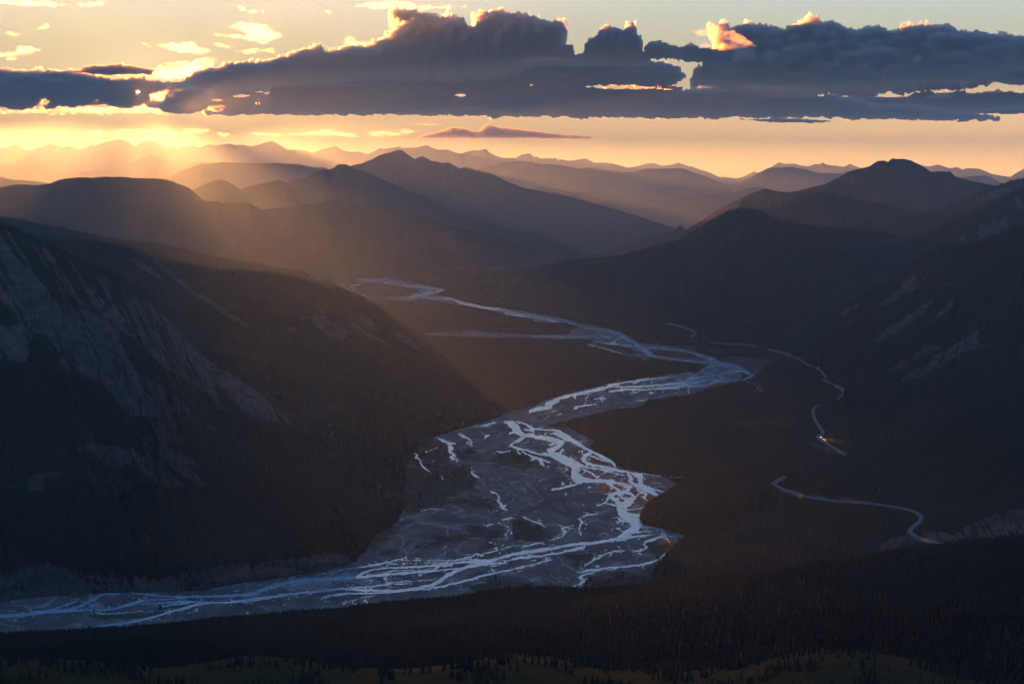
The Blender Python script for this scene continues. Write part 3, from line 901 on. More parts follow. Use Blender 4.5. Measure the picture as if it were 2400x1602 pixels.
REDS = [P4((460, 520), (720, 590), (800, 660), (600, 640), (460, 600)), P4((560, 900), (820, 940), (830, 980), (720, 1050), (600, 980)), P4((1270, 1030), (1400, 1060), (1360, 1130), (1200, 1170), (1280, 1100)), P4((1500, 900), (1640, 930), (1680, 970), (1530, 970)),
        P4((1070, 1100), (1200, 1130), (1120, 1180)), P4((1000, 590), (1240, 650), (1200, 700)), P2((1600, 700), (1850, 680), (1700, 740), (1500, 770)), P7((1600, 380), (1900, 440), (1850, 480), (1600, 440))]
MASK_VEG = np.maximum(raster(VEG, 26), raster(VEG[:4], 6))
MASK_RED = raster(REDS, 6)
add_attr(me, 'veg', sample_mask(MASK_VEG, v2[:, 0], v2[:, 1]))
add_attr(me, 'red', sample_mask(MASK_RED, v2[:, 0], v2[:, 1]))
tag(new_obj('gravel_bed', me, None, M_GRAVEL), kind='structure')
MASK_GRAVEL = raster([GRAVEL], 4)

# river channels (x, y, width), read off the enlarged photograph
CH = [
    P5((-100, 768, 30), (0, 757, 30), (200, 745, 32), (400, 718, 36), (600, 705, 28), (750, 700, 20), (900, 700, 13), (1050, 690, 16), (1130, 665, 16), (1230, 635, 30), (1300, 615, 24), (1400, 605, 14), (1550, 600, 12), (1650, 590, 14), (1750, 580, 12)),
    P5((640, 705, 26), (740, 660, 20), (830, 620, 20), (890, 580, 22), (940, 555, 14), (1100, 550, 8)), P5((450, 700, 12), (560, 670, 10), (660, 630, 12), (720, 600, 8), (600, 600, 4)),
    P5((1200, 545, 10), (1350, 555, 14), (1500, 575, 14), (1700, 578, 14), (1900, 575, 17), (2100, 570, 22), (2250, 560, 28), (2349, 547, 32)),
    P5((1290, 645, 8), (1450, 635, 12), (1600, 625, 20), (1750, 622, 14), (1850, 630, 10), (1950, 632, 12), (2100, 628, 14), (2250, 612, 20), (2349, 600, 22)),
    P5((790, 897, 14), (900, 850, 20), (1100, 825, 20), (1250, 800, 20), (1400, 765, 18), (1550, 720, 18), (1700, 685, 20), (1800, 650, 20), (1900, 635, 12)),
    P5((880, 725, 14), (960, 735, 10), (1100, 730, 9), (1250, 715, 5), (1450, 712, 6), (1600, 700, 8), (1750, 655, 7)), P5((1490, 670, 10), (1560, 655, 14), (1700, 640, 12)),
    P6((0, 735, 32), (120, 690, 32), (250, 660, 32), (350, 635, 26), (480, 620, 24), (600, 615, 30), (750, 612, 22), (900, 597, 22), (1050, 585, 22), (1250, 565, 22), (1400, 555, 22), (1550, 540, 20), (1700, 530, 12), (1850, 515, 12)),
    P6((250, 690, 8), (400, 655, 10), (520, 640, 10)), P6((560, 580, 6), (700, 545, 8), (850, 515, 10), (1000, 495, 11), (1100, 480, 15), (1200, 460, 9), (1300, 435, 9), (1380, 418, 5)),
    P6((940, 575, 8), (1010, 545, 16), (1080, 525, 8), (1200, 510, 13), (1350, 505, 16), (1500, 497, 20), (1600, 490, 16), (1690, 480, 20), (1800, 490, 12)),
    P6((1640, 520, 14), (1700, 480, 22), (1850, 460, 20), (2000, 455, 28), (2150, 445, 32), (2250, 415, 24), (2349, 385, 24)), P6((1600, 545, 12), (1660, 500, 18)),
    P6((1340, 438, 6), (1500, 440, 6), (1700, 440, 6), (1800, 440, 9), (1950, 430, 11), (2100, 440, 10)), P6((1220, 478, 5), (1400, 468, 5), (1600, 462, 5), (1750, 458, 9)),
    P6((0, 795, 26), (150, 775, 24), (300, 750, 15), (450, 735, 20), (650, 715, 22), (800, 700, 20), (1000, 715, 20), (1200, 718, 20), (1350, 712, 15), (1500, 690, 20), (1620, 665, 26), (1700, 620, 32), (1760, 575, 32), (1850, 530, 28), (1950, 495, 30), (2100, 475, 20), (2250, 460, 12)),
    P6((600, 790, 6), (700, 760, 18), (850, 745, 13), (1050, 742, 13), (1200, 735, 15), (1350, 722, 9), (1550, 705, 11), (1700, 680, 15), (1850, 645, 18), (1950, 620, 16), (2100, 575, 16), (2250, 545, 14), (2349, 525, 12)),
    P6((620, 705, 8), (800, 692, 13), (1000, 686, 9), (1150, 668, 15), (1270, 640, 7), (1450, 632, 6), (1640, 615, 5)), P6((1200, 665, 6), (1400, 650, 5)), P6((800, 840, 5), (900, 800, 7), (1060, 763, 6)), P6((610, 665, 6), (680, 648, 7)),
    P6((1850, 428, 5), (2000, 400, 6), (2200, 355, 8), (2340, 315, 9)), P6((2200, 490, 5), (2270, 460, 6), (2349, 435, 9)), P6((640, 600, 5), (800, 590, 8), (900, 575, 6)), P6((1120, 550, 6), (1300, 535, 10), (1450, 525, 6)),
    P6((2100, 130, 6), (2175, 105, 7)), P6((2260, 72, 10), (2349, 45, 13)), P6((2220, 95, 5), (2300, 125, 6), (2340, 150, 6), (2290, 200, 9), (2305, 240, 5)),
    P7((0, 555, 32), (150, 535, 38), (300, 510, 42), (450, 490, 26), (600, 460, 28), (750, 440, 32), (900, 432, 30), (1050, 405, 26), (1180, 380, 42), (1250, 340, 74), (1350, 270, 84), (1400, 220, 74), (1350, 180, 56), (1250, 120, 76), (1190, 60, 64), (1170, 0, 54)),
    P7((0, 610, 20), (100, 590, 26), (250, 580, 20), (400, 560, 15), (550, 535, 18), (700, 500, 28), (800, 470, 24)), P7((1180, 400, 22), (1300, 370, 24), (1450, 350, 20), (1550, 330, 10)), P7((1250, 330, 14), (1400, 310, 14), (1550, 300, 8)),
    P7((1440, 250, 30), (1550, 265, 12), (1640, 280, 26), (1670, 340, 32), (1700, 380, 26), (1735, 430, 8)), P7((1680, 350, 14), (1560, 390, 28), (1480, 410, 22), (1450, 450, 16), (1490, 480, 12), (1430, 505, 12), (1360, 520, 9), (1420, 555, 12)),
    P7((1620, 270, 8), (1750, 290, 12), (1850, 340, 30), (1890, 400, 38), (1895, 450, 16), (1820, 490, 11), (1730, 520, 16), (1670, 560, 14), (1620, 610, 12), (1540, 640, 26), (1400, 675, 24), (1250, 690, 15), (1100, 700, 11), (1000, 712, 12)),
    P7((1010, 715, 10), (920, 725, 28), (830, 735, 20), (740, 755, 5)), P7((900, 755, 8), (800, 775, 20), (740, 805, 18), (800, 850, 28), (720, 890, 13), (640, 925, 18), (590, 960, 30), (530, 1000, 22)), P7((650, 930, 9), (740, 950, 7), (780, 970, 6)),
    P7((790, 685, 6), (870, 640, 15), (940, 600, 20), (1030, 550, 12), (1130, 522, 13), (1240, 512, 7)), P7((890, 610, 7), (970, 560, 7)), P7((400, 410, 6), (480, 380, 10), (560, 360, 14), (580, 310, 42), (550, 270, 26), (620, 250, 7), (680, 235, 6)),
    P7((755, 325, 7), (735, 270, 12), (770, 200, 32), (740, 165, 14), (800, 130, 9), (880, 115, 7), (965, 105, 5)), P7((120, 140, 14), (180, 170, 14), (260, 200, 6), (330, 225, 11), (370, 255, 6)), P7((270, 165, 5), (325, 190, 9)),
    P7((0, 720, 9), (120, 695, 11), (250, 665, 11), (350, 635, 15), (450, 615, 5)), P7((0, 465, 5), (100, 455, 5)), P7((100, 470, 6), (200, 455, 15), (340, 425, 6)), P7((1110, 155, 9), (1210, 150, 9)), P7((1200, 230, 7), (1240, 200, 7), (1260, 180, 12)),
    P7((1700, 350, 7), (1850, 350, 5)), P7((1100, 275, 6), (1190, 265, 6)),
    P4((0, 490, 60), (120, 560, 84), (230, 620, 84), (300, 690, 104), (280, 750, 114), (300, 820, 110), (400, 850, 60), (550, 865, 36), (750, 870, 40), (900, 900, 46), (1040, 945, 56), (1000, 1000, 34), (900, 1015, 40), (780, 1050, 56), (760, 1080, 50), (870, 1130, 50), (900, 1160, 50)),
    P4((880, 1040, 40), (920, 1090, 26), (1000, 1120, 36), (1100, 1085, 50), (1040, 1030, 34), (930, 1020, 26)), P4((1060, 1110, 60), (1020, 1160, 94), (940, 1210, 110), (920, 1290, 110), (1010, 1370, 110), (1150, 1430, 110)), P4((870, 1100, 40), (880, 1200, 50)),
    P4((0, 200, 40), (130, 250, 72), (260, 310, 64), (400, 400, 32), (530, 460, 22), (640, 520, 42), (740, 570, 38), (820, 630, 26), (840, 665, 18)),
    P4((520, 465, 30), (420, 510, 54), (400, 570, 52), (440, 620, 42), (600, 650, 32), (750, 680, 38), (900, 720, 32), (1050, 750, 24), (1180, 790, 62), (1170, 850, 52), (1200, 900, 52), (1120, 920, 42), (1040, 870, 52), (1060, 810, 42), (1000, 770, 20)),
    P4((380, 430, 14), (380, 480, 22)), P4((330, 640, 52), (450, 670, 28), (650, 700, 16), (850, 715, 20)), P4((1100, 920, 40), (1230, 960, 62), (1350, 1020, 52), (1440, 1070, 38), (1390, 1130, 42), (1330, 1170, 10)),
    P4((1220, 915, 14), (1350, 970, 16), (1470, 1010, 12), (1580, 1000, 14)), P4((650, 710, 12), (800, 750, 14), (950, 780, 12)), P4((370, 690, 12), (480, 740, 32), (540, 780, 16), (590, 825, 6)),
    P4((740, 1090, 26), (700, 1150, 20), (640, 1180, 16), (580, 1205, 9)), P4((690, 1165, 10), (780, 1185, 18), (860, 1200, 16)), P4((280, 870, 30), (440, 870, 26)), P4((430, 870, 24), (330, 890, 22), (250, 920, 26), (120, 950, 18), (0, 980, 18)),
    P4((1100, 960, 9), (1200, 1010, 15), (1260, 1040, 26), (1230, 1090, 36), (1270, 1120, 10)), P4((980, 1250, 15), (1100, 1250, 15), (1230, 1230, 9)), P4((1080, 1320, 32), (1170, 1340, 42)), P4((1190, 750, 12), (1300, 770, 9), (1450, 795, 7), (1800, 815, 6)),
    P4((480, 510, 15), (640, 570, 18), (760, 600, 15)), P4((720, 890, 30), (850, 960, 30), (900, 1010, 30)), P4((600, 850, 30), (800, 850, 24)),
    P3((2100, 0, 34), (1950, 40, 64), (1950, 85, 54), (1800, 110, 52), (1650, 155, 32), (1500, 165, 10)),
    P3((1290, 190, 34), (1400, 260, 84), (1490, 330, 94), (1540, 400, 114), (1600, 460, 54), (1750, 480, 34), (1900, 500, 44), (2030, 530, 74), (2140, 570, 74), (2100, 630, 64), (1980, 680, 64), (2050, 740, 84), (2200, 810, 114), (2349, 880, 114)),
    P3((1540, 280, 18), (1650, 310, 18), (1700, 350, 22), (1770, 380, 24), (1900, 390, 14), (2100, 400, 18), (2180, 450, 44), (2260, 500, 44), (2349, 560, 36)), P3((2000, 440, 16), (2150, 470, 42)), P3((2190, 520, 20), (2160, 560, 24)),
    P3((1640, 385, 22), (1770, 410, 18)), P3((1660, 440, 7), (1770, 450, 20)), P3((1440, 430, 26), (1520, 420, 22)), P3((1660, 490, 12), (1570, 530, 52), (1500, 570, 26), (1440, 605, 24), (1560, 650, 28), (1700, 680, 22), (1850, 730, 26), (2050, 750, 18)),
    P3((1560, 660, 9), (1540, 700, 12), (1580, 720, 18)), P3((1600, 690, 12), (1740, 760, 26), (1850, 790, 26), (1880, 850, 46), (1910, 890, 10)), P3((1870, 790, 18), (1950, 830, 20), (2000, 855, 7)), P3((430, 490, 32), (520, 540, 32), (610, 580, 36), (700, 580, 12)),
    P3((430, 480, 15), (560, 420, 7), (850, 370, 9), (1000, 345, 12), (1130, 320, 16), (1240, 285, 26)), P3((610, 600, 20), (620, 640, 72), (610, 690, 26), (680, 740, 26), (620, 770, 22), (720, 805, 13)), P3((730, 455, 12), (800, 485, 20), (890, 520, 18)),
    P3((830, 580, 7), (910, 600, 14)), P3((1105, 470, 16), (1125, 478, 16)), P3((140, 710, 16), (170, 740, 16), (130, 780, 18), (200, 800, 16), (210, 840, 16), (240, 890, 20), (290, 940, 20), (330, 965, 9)), P3((370, 820, 9), (385, 835, 12)),
    P3((280, 690, 8), (330, 680, 6), (440, 640, 16)), P3((500, 1020, 14), (520, 1080, 10)), P3((960, 940, 9), (910, 975, 16), (940, 1010, 22), (1000, 1045, 20)), P3((1175, 1235, 14), (1270, 1275, 12), (1290, 1330, 26), (1280, 1380, 28), (1310, 1410, 42), (1320, 1450, 18), (1400, 1500, 12)),
    P3((2040, 1215, 26), (2130, 1190, 12), (2240, 1165, 16), (2349, 1140, 22)), P3((220, 1510, 10), (330, 1480, 10), (460, 1480, 8)), P3((1250, 690, 10), (1330, 700, 15), (1460, 680, 9)), P3((2100, 715, 20), (2130, 722, 22)), P3((1980, 600, 24), (2040, 580, 26)), P3((1790, 505, 14), (1830, 515, 14)),
    P2((0, 70, 10), (90, 95, 22), (150, 115, 18), (280, 125, 18), (350, 145, 22), (400, 165, 22), (480, 190, 10), (600, 200, 12), (700, 215, 16), (790, 240, 26), (840, 265, 52), (850, 290, 32), (930, 320, 20), (950, 350, 34), (1000, 370, 30), (1040, 400, 46), (1050, 430, 34), (1150, 455, 12),
       (1300, 475, 12), (1450, 495, 14), (1600, 510, 12), (1680, 525, 20)), P2((0, 118, 8), (130, 130, 8), (300, 125, 10)), P2((240, 105, 6), (330, 130, 12)), P2((700, 215, 16), (800, 285, 24), (720, 320, 16), (780, 345, 9), (900, 350, 18)),
    P2((600, 252, 10), (580, 238, 12), (600, 228, 8), (640, 228, 7)), P2((590, 245, 8), (640, 270, 13), (710, 280, 8)), P2((570, 320, 12), (630, 325, 10), (700, 335, 12), (850, 350, 12)), P2((500, 345, 14), (560, 355, 12), (640, 375, 8), (740, 405, 12), (830, 432, 10)),
    P2((960, 365, 12), (1100, 375, 12), (1250, 385, 14), (1400, 400, 14), (1500, 430, 20), (1590, 460, 30), (1630, 480, 58), (1680, 515, 46), (1780, 535, 42), (1880, 555, 42), (1950, 590, 38), (2020, 630, 18), (1950, 650, 20), (1930, 670, 14), (2000, 700, 10), (2080, 715, 18), (2040, 735, 12), (2100, 755, 14), (2040, 775, 12)),
    P2((1680, 530, 14), (1580, 550, 10), (1540, 570, 12), (1570, 605, 18)), P2((1900, 580, 20), (1780, 590, 32), (1720, 620, 38), (1740, 660, 32), (1650, 690, 20), (1560, 720, 16), (1430, 730, 10), (1420, 770, 14), (1430, 790, 8)),
    P2((1720, 620, 14), (1600, 635, 12), (1450, 650, 26), (1400, 680, 32), (1500, 690, 26), (1600, 660, 10), (1740, 665, 10)), P2((1400, 690, 26), (1200, 710, 19), (1000, 725, 15), (800, 730, 11), (680, 725, 15), (690, 710, 16), (800, 695, 9), (950, 670, 11), (1050, 655, 15)),
    P2((680, 735, 13), (620, 745, 32), (500, 775, 28), (350, 805, 24), (220, 840, 28), (130, 880, 32), (140, 915, 32), (20, 935, 32)), P2((700, 770, 17), (850, 750, 19), (1000, 755, 11), (1150, 745, 11), (1300, 735, 28), (1400, 715, 22), (1550, 715, 11)),
    P2((920, 695, 14), (1000, 665, 16), (1250, 640, 10), (1400, 605, 5)), P2((1400, 630, 7), (1500, 622, 9)), P2((390, 912, 11), (580, 885, 9)), P2((560, 840, 9), (660, 828, 7)), P2((890, 790, 9), (960, 778, 7)), P2((1070, 788, 9), (1110, 778, 6)), P2((950, 858, 6), (1030, 845, 6)),
    P2((1760, 610, 8), (1870, 608, 10)), P2((1870, 675, 8), (1700, 680, 14)), P2((990, 480, 9), (1040, 470, 6)), P2((1600, 610, 10), (1660, 600, 9)), P2((1620, 585, 6), (1700, 572, 6)), P2((0, 262, 4), (200, 265, 4), (500, 272, 4)),
    P1((330, 128, 9), (450, 155, 12)), P1((340, 120, 6), (440, 118, 6)), P1((480, 100, 8), (560, 110, 12), (600, 90, 8), (640, 70, 5)),
    P1((500, 160, 12), (600, 180, 12), (700, 190, 13), (800, 212, 14), (900, 225, 6), (970, 243, 9), (1050, 240, 8), (1150, 240, 10), (1200, 255, 13), (1280, 268, 8), (1350, 278, 13), (1290, 300, 13), (1200, 320, 8), (1100, 335, 13), (950, 362, 6)),
    P1((510, 175, 10), (440, 215, 9), (330, 235, 11), (380, 265, 14), (340, 292, 9)), P1((1070, 335, 13), (1140, 355, 13), (1240, 368, 10), (1400, 368, 9), (1460, 378, 16), (1530, 410, 18), (1650, 432, 16), (1750, 460, 20), (1850, 480, 22), (1920, 490, 34), (1990, 480, 8), (2050, 500, 10), (2100, 530, 8), (2349, 555, 10)),
    P1((1510, 428, 12), (1580, 438, 7), (1800, 480, 10)), P1((2040, 530, 14), (2110, 550, 14), (2349, 580, 8)), P1((1230, 262, 13), (1220, 290, 18), (1140, 315, 15)), P1((1030, 320, 6), (1130, 300, 6)), P1((1030, 385, 7), (1060, 370, 6)),
    P1((1240, 35, 5), (1330, 28, 7), (1430, 38, 7)), P1((1380, 25, 5), (1440, 28, 6)), KB((1740, 855, 4), (1830, 860, 4)), KB((1900, 845, 3), (1980, 840, 3)),
]


def river_part(x0, x1, y0, y1, sx, sy, seed):
    X, Y = np.meshgrid(np.arange(x0, x1 + sx * .5, sx), np.arange(y0, y1 + sy * .5, sy))
    amp = np.clip((Y - 560) / 500, .15, 1.0)
    wx = X + fbm(X / 14, Y / 8, 3, seed) * 4 * amp
    wy = Y + fbm(X / 18, Y / 7, 3, seed + 7) * 2.4 * amp
    f = line_field(wx, wy, CH)
    f = f + fbm(X / 7, Y / 3.2, 3, seed + 20) * 1.5 * amp + .12
    # hair-fine side threads winding over the bars
    n = np.abs(fbm(wx / 46 + .3, (wy + wx * .18) / 15, 3, 91, gain=.35))
    n2 = np.abs(fbm(wx / 30 + 7.3, (wy + wx * .12) / 11, 2, 97, gain=.3))
    patch = fbm(X / 70, Y / 26, 3, 93)
    inside = (poly_sdf(X, Y, GRAVEL) > 4) & (sample_mask(MASK_VEG, X, Y) < .5)
    near = np.clip(1 - np.abs(line_field(X, Y, CH)) / (34 * amp + 4), 0, 1)
    f = np.maximum(f, np.where(inside & (patch + near * .55 > .24), (1.0 * amp + .25) - n * 46 * amp, -9))
    f = np.maximum(f, np.where(inside & (fbm(X / 50, Y / 20, 3, 95) + near * .4 > .3), (.8 * amp + .2) - n2 * 40 * amp, -9))
    return contour(X, Y, f)


verts, faces = [], []
off = 0
for args in ((820, 1420, 588, 760, 1.2, .6, 61), (1240, 1820, 738, 985, 1.5, .9, 61), (930, 1720, 940, 1260, 1.8, 1.3, 61), (-100, 1720, 1210, 1530, 2.2, 1.4, 61)):
    v2, fc, vv = river_part(*args)
    if args[2] == 738:
        keep = [f for f in fc if v2[f][:, 1].mean() > 760 or v2[f][:, 0].mean() > 1420]
    elif args[2] == 940:
        keep = [f for f in fc if v2[f][:, 1].mean() > 985]
    elif args[2] == 1210:
        keep = [f for f in fc if v2[f][:, 1].mean() > 1260]
    else:
        keep = fc
    verts.append(at_z(v2[:, 0], v2[:, 1], 1.1))
    faces += [[i + off for i in f] for f in keep]
    off += len(v2)
me = bpy.data.meshes.new('river')
me.from_pydata(np.concatenate(verts).tolist(), [], faces)
smooth(me)
tag(new_obj('river', me, None, M_WATER), kind='structure')

# ------------------------------------------------------------------ road, draped on the land
from mathutils.bvhtree import BVHTree
_bv, _bf = [], []
_nb = 0
for _P in [g[1] for g in GRIDS[-8:]] + [G]:
    _x, _y, _f = project(_P)
    _q = (_x > 1480) & (_x < 2480) & (_y > 680) & (_y < 1345) & (_f > 1400)
    _i = np.arange(_P.shape[0] * _P.shape[1]).reshape(_P.shape[:2])
    _m = _q[:-1, :-1] | _q[1:, 1:]
    if not _m.any():
        continue
    _F = np.stack([_i[:-1, :-1][_m], _i[:-1, 1:][_m], _i[1:, 1:][_m], _i[1:, :-1][_m]], -1)
    _u, _inv = np.unique(_F, return_inverse=True)
    _bv += _P.reshape(-1, 3)[_u].tolist()
    _bf += (_inv.reshape(_F.shape) + _nb).tolist()
    _nb += len(_u)
_TREE = BVHTree.FromPolygons(_bv, _bf)


def drape(x, y):
    """depth of the visible land under a photo pixel"""
    r = ray(x, y)
    h = _TREE.ray_cast(Vector((0, 0, H)), Vector(tuple(r)).normalized())
    if h[0] is None:
        return float('nan')
    return h[0].y * cp - (h[0].z - H) * sp


def surface_line(pts, n):
    A = resample(pts, n)
    f = np.array([drape(x, y) for x, y in A[:, :2]])
    g_ = ~np.isnan(f)
    f = np.interp(np.arange(n), np.arange(n)[g_], f[g_])
    for _ in range(1):
        f[1:-1] = (f[:-2] + f[1:-1] + f[2:]) / 3
    r = ray(A[:, 0], A[:, 1])
    fw = r[:, 1] * cp - r[:, 2] * sp
    return np.array([0, 0, H]) + r * (f / fw)[:, None], A


ROADS = [P2((1240, 145), (1300, 160), (1380, 182), (1470, 214), (1490, 232), (1470, 255), (1440, 272)),
         Q1((190, 828), (330, 842), (400, 842), (480, 850), (600, 878), (720, 905), (800, 945), (860, 985), (930, 1010), (960, 1035), (990, 1070), (970, 1088), (1000, 1105), (1060, 1125), (1100, 1145), (1112, 1165), (1095, 1195), (1070, 1222)),
         Q2((955, 202), (915, 215), (897, 240), (900, 270), (915, 315), (945, 360), (968, 388), (955, 408), (930, 420), (942, 438), (1000, 475), (1050, 505), (1085, 525), (1130, 550)),
         Q2((705, 700), (650, 725), (620, 748), (680, 785), (760, 812), (850, 838), (960, 852), (1080, 870), (1200, 875), (1350, 890), (1450, 905), (1560, 928), (1620, 952), (1645, 975), (1625, 1015), (1580, 1050), (1560, 1078), (1600, 1110), (1680, 1138), (1780, 1165))]
RV, RF_, LV, LF_ = [], [], [], []
for pts in ROADS:
    n = int(max(30, len(pts) * 12))
    c3, A = surface_line(pts, n)
    t = np.gradient(c3, axis=0)
    t[:, 2] = 0
    t /= np.linalg.norm(t, axis=1)[:, None] + 1e-9
    s = np.stack([t[:, 1], -t[:, 0], np.zeros(n)], -1)
    base = len(RV)
    for k in range(n):
        for off_, dz in ((-8.0, -6.0), (-5.0, 3.4), (5.0, 3.4), (8.0, -6.0)):
            RV.append(c3[k] + s[k] * off_ + np.array([0, 0, dz]))
    for k in range(n - 1):
        for q in range(3):
            a = base + k * 4 + q
            RF_.append([a, a + 1, a + 5, a + 4])
    b2 = len(LV)
    for k in range(n):
        for off_ in (-.35, .35):
            LV.append(c3[k] + s[k] * off_ + np.array([0, 0, 3.7]))
    for k in range(n - 1):
        a = b2 + k * 2
        LF_.append([a, a + 1, a + 3, a + 2])
me = bpy.data.meshes.new('road')
me.from_pydata([tuple(v) for v in RV], [], RF_)
tag(new_obj('road', me, None, M_ROAD), kind='structure')
me = bpy.data.meshes.new('road_marking')
me.from_pydata([tuple(v) for v in LV], [], LF_)
tag(new_obj('road_marking', me, None, M_PAINTLINE), kind='structure')
MASK_ROAD = np.zeros(MX.shape)
_rf = line_field(MX, MY - 6, [[(x, y, 16.0) for x, y in r] for r in ROADS])
MASK_ROAD = (_rf > 0) * 1.0

# pull-out beside the far bend
c3, A = surface_line(Q1((905, 1082), (940, 1092), (985, 1098)), 8)
me = bpy.data.meshes.new('pull_out')
vv_ = [tuple(p + np.array([dx, dy, 2.0])) for p in c3 for dx, dy in ((0, -16), (0, 14))]
me.from_pydata(vv_, [], [[2 * k, 2 * k + 1, 2 * k + 3, 2 * k + 2] for k in range(7)])
tag(new_obj('pull_out', me, None, M_ROAD), kind='structure')

# ---- vehicles


def box_mesh(name, parts):
    V, Fs = [], []
    for (x0, x1, y0, y1, z0, z1, tx, ty) in parts:
        b = len(V)
        cx_, cy_ = (x0 + x1) / 2, (y0 + y1) / 2
        for z, kx, ky in ((z0, 1, 1), (z1, tx, ty)):
            for x, y in ((x0, y0), (x1, y0), (x1, y1), (x0, y1)):
                V.append((cx_ + (x - cx_) * kx, cy_ + (y - cy_) * ky, z))
        Fs += [[b, b + 3, b + 2, b + 1], [b + 4, b + 5, b + 6, b + 7]] + [[b + i, b + (i + 1) % 4, b + 4 + (i + 1) % 4, b + 4 + i] for i in range(4)]
    me = bpy.data.meshes.new(name)
    me.from_pydata(V, [], Fs)
    return me


def wheel_mesh(name, r, w, n=18):
    V, Fs = [], []
    for y in (-w / 2, w / 2):
        for rr_ in (r, r * .55):
            for k in range(n):
                a = 2 * math.pi * k / n
                V.append((rr_ * math.cos(a), y * (1 if rr_ == r else .7), rr_ * math.sin(a)))
    for k in range(n):
        j = (k + 1) % n
        Fs += [[k, j, 2 * n + j, 2 * n + k], [n + k, n + j, j, k], [2 * n + k, 2 * n + j, 3 * n + j, 3 * n + k]]
    Fs += [list(range(n, 2 * n))[::-1], list(range(3 * n, 4 * n))]
    me = bpy.data.meshes.new(name)
    me.from_pydata(V, [], Fs)
    return me


def glow_mat(name, col, s):
    M = Mat(name)
    M.b.inputs['Emission Color'].default_value = (*col, 1)
    M.b.inputs['Emission Strength'].default_value = s
    return M.set(Base_Color=col)


M_CAR = plain('car paint dark', (.05, .06, .08), .35, .5)
M_VAN = plain('camper paint white', (.75, .75, .78), .4, .5)
M_GLASS = plain('vehicle glass', (.02, .025, .03), .1, .8)
M_RUB = plain('tyre rubber', (.02, .02, .02), .9, .2)
M_HEAD = glow_mat('lit headlight', (1.0, .45, .12), 70.0)
M_TAIL = glow_mat('lit tail light', (1.0, .25, .08), 60.0)


def vehicle(name, label, cat, px, py, heading, L, Wd, Hh, paint, cabin, lit):
    p = surface_line([(px, py), (px + .5, py + .5)], 2)[0][0] + np.array([0, 0, 3.75])
    o = bpy.data.objects.new(name, None)
    C.objects.link(o)
    o.location = p
    o.rotation_euler = (0, 0, heading)
    tag(o, label, cat)
    body = new_obj('body', box_mesh('body', [(-L / 2, L / 2, -Wd / 2, Wd / 2, .35, Hh * .55, .98, .96)] + cabin), o, paint)
    wn_ = new_obj('window', box_mesh('window', [(c[0] + .1, c[1] + .12, c[2] - .012, c[3] + .012, c[4] + .12, c[5] - .12, c[6], c[7]) for c in cabin[:1]]), o, M_GLASS)
    wm = wheel_mesh('wheel', .36, .24)
    for wx_ in (-L * .32, L * .32):
        for wy_ in (-Wd / 2 + .05, Wd / 2 - .05):
            w = new_obj('wheel', wm, o, None)
            w.location = (wx_, wy_, .36)
    wm.materials.append(M_RUB)
    hm = box_mesh('headlight', [(-.04, .06, -.2, .2, -.11, .11, .9, .9)])
    hm.materials.append(M_HEAD if lit else M_GLASS)
    tm = box_mesh('tail_light', [(-.06, .04, -.16, .16, -.1, .1, .9, .9)])
    tm.materials.append(M_TAIL)
    for wy_ in (-Wd * .36, Wd * .36):
        h_ = bpy.data.objects.new('headlight', hm)
        C.objects.link(h_)
        h_.parent = o
        h_.location = (L / 2, wy_, Hh * .42)
        h_ = bpy.data.objects.new('tail_light', tm)
        C.objects.link(h_)
        h_.parent = o
        h_.location = (-L / 2, wy_, Hh * .45)
        if lit:
            ld = bpy.data.lights.new('headlight_beam', 'SPOT')
            ld.energy = 90000
            ld.color = (1.0, .50, .14)
            ld.spot_size = math.radians(70)
            ld.spot_blend = .8
            ld.shadow_soft_size = .15
            lo = bpy.data.objects.new('headlight_beam', ld)
            C.objects.link(lo)
            lo.parent = o
            lo.location = (L / 2 + .4, wy_, Hh * .42)
            lo.rotation_euler = (0, math.radians(-86), 0)
    return o


vehicle('parked_car', 'dark car with glowing headlights stopped on the lower bend of the valley road', 'car', 1923, 1027, math.radians(-62), 4.6, 1.85, 1.55, M_CAR,
        [(-1.7, 1.1, -.85, .85, .83, 1.5, .74, .84)], True)
vehicle('camper_van', 'white camper van parked where the road leaves the straight', 'camper', 1919, 864, math.radians(150), 7.6, 2.4, 3.1, M_VAN, [(-3.6, 2.6, -1.15, 1.15, 1.72, 3.05, .97, .94), (2.5, 3.6, -1.05, 1.05, 1.7, 2.3, .6, .9)], False)

# ------------------------------------------------------------------ forests
TR = np.random.RandomState(5)


def conifer(tiers, sides, rs, ragged=.25, width=.19, top=.05, base=.06):
    """a spruce of unit height: stacked ragged skirts, each with its own apex"""
    V, T = [], []
    for k in range(tiers):
        q = k / tiers
        z0 = base + (1 - base) * q
        z1 = min(1.0, z0 + (1 - base) / tiers * (1.9 if k < tiers - 1 else 1.0))
        r = width * (1 - q) ** .85 * (1 + .25 * rs.uniform(-1, 1)) + .012
        b = len(V)
        V.append((rs.uniform(-.01, .01), rs.uniform(-.01, .01), z1 if k < tiers - 1 else 1.0))
        a0 = rs.uniform(0, 6.28)
        for s in range(sides):
            a = a0 + 6.283 * s / sides
            rr_ = r * (1 + ragged * rs.uniform(-1, 1)) * (1.0 if s % 2 == 0 or sides < 6 else .55)
            V.append((rr_ * math.cos(a), rr_ * math.sin(a), z0 + rs.uniform(-.02, .02) - (.02 if s % 2 == 0 else -.01)))
        for s in range(sides):
            T.append((b, b + 1 + s, b + 1 + (s + 1) % sides))
    return np.array(V), np.array(T)


TEMPL = {0: [conifer(7, 8, TR, .3, .17) for _ in range(6)], 1: [conifer(4, 5, TR, .28, .18) for _ in range(6)], 2: [conifer(1, 4, TR, .3, .22) for _ in range(6)], 3: [conifer(2, 6, TR, .4, .42, base=.0) for _ in range(5)]}
N_TREES = [0]


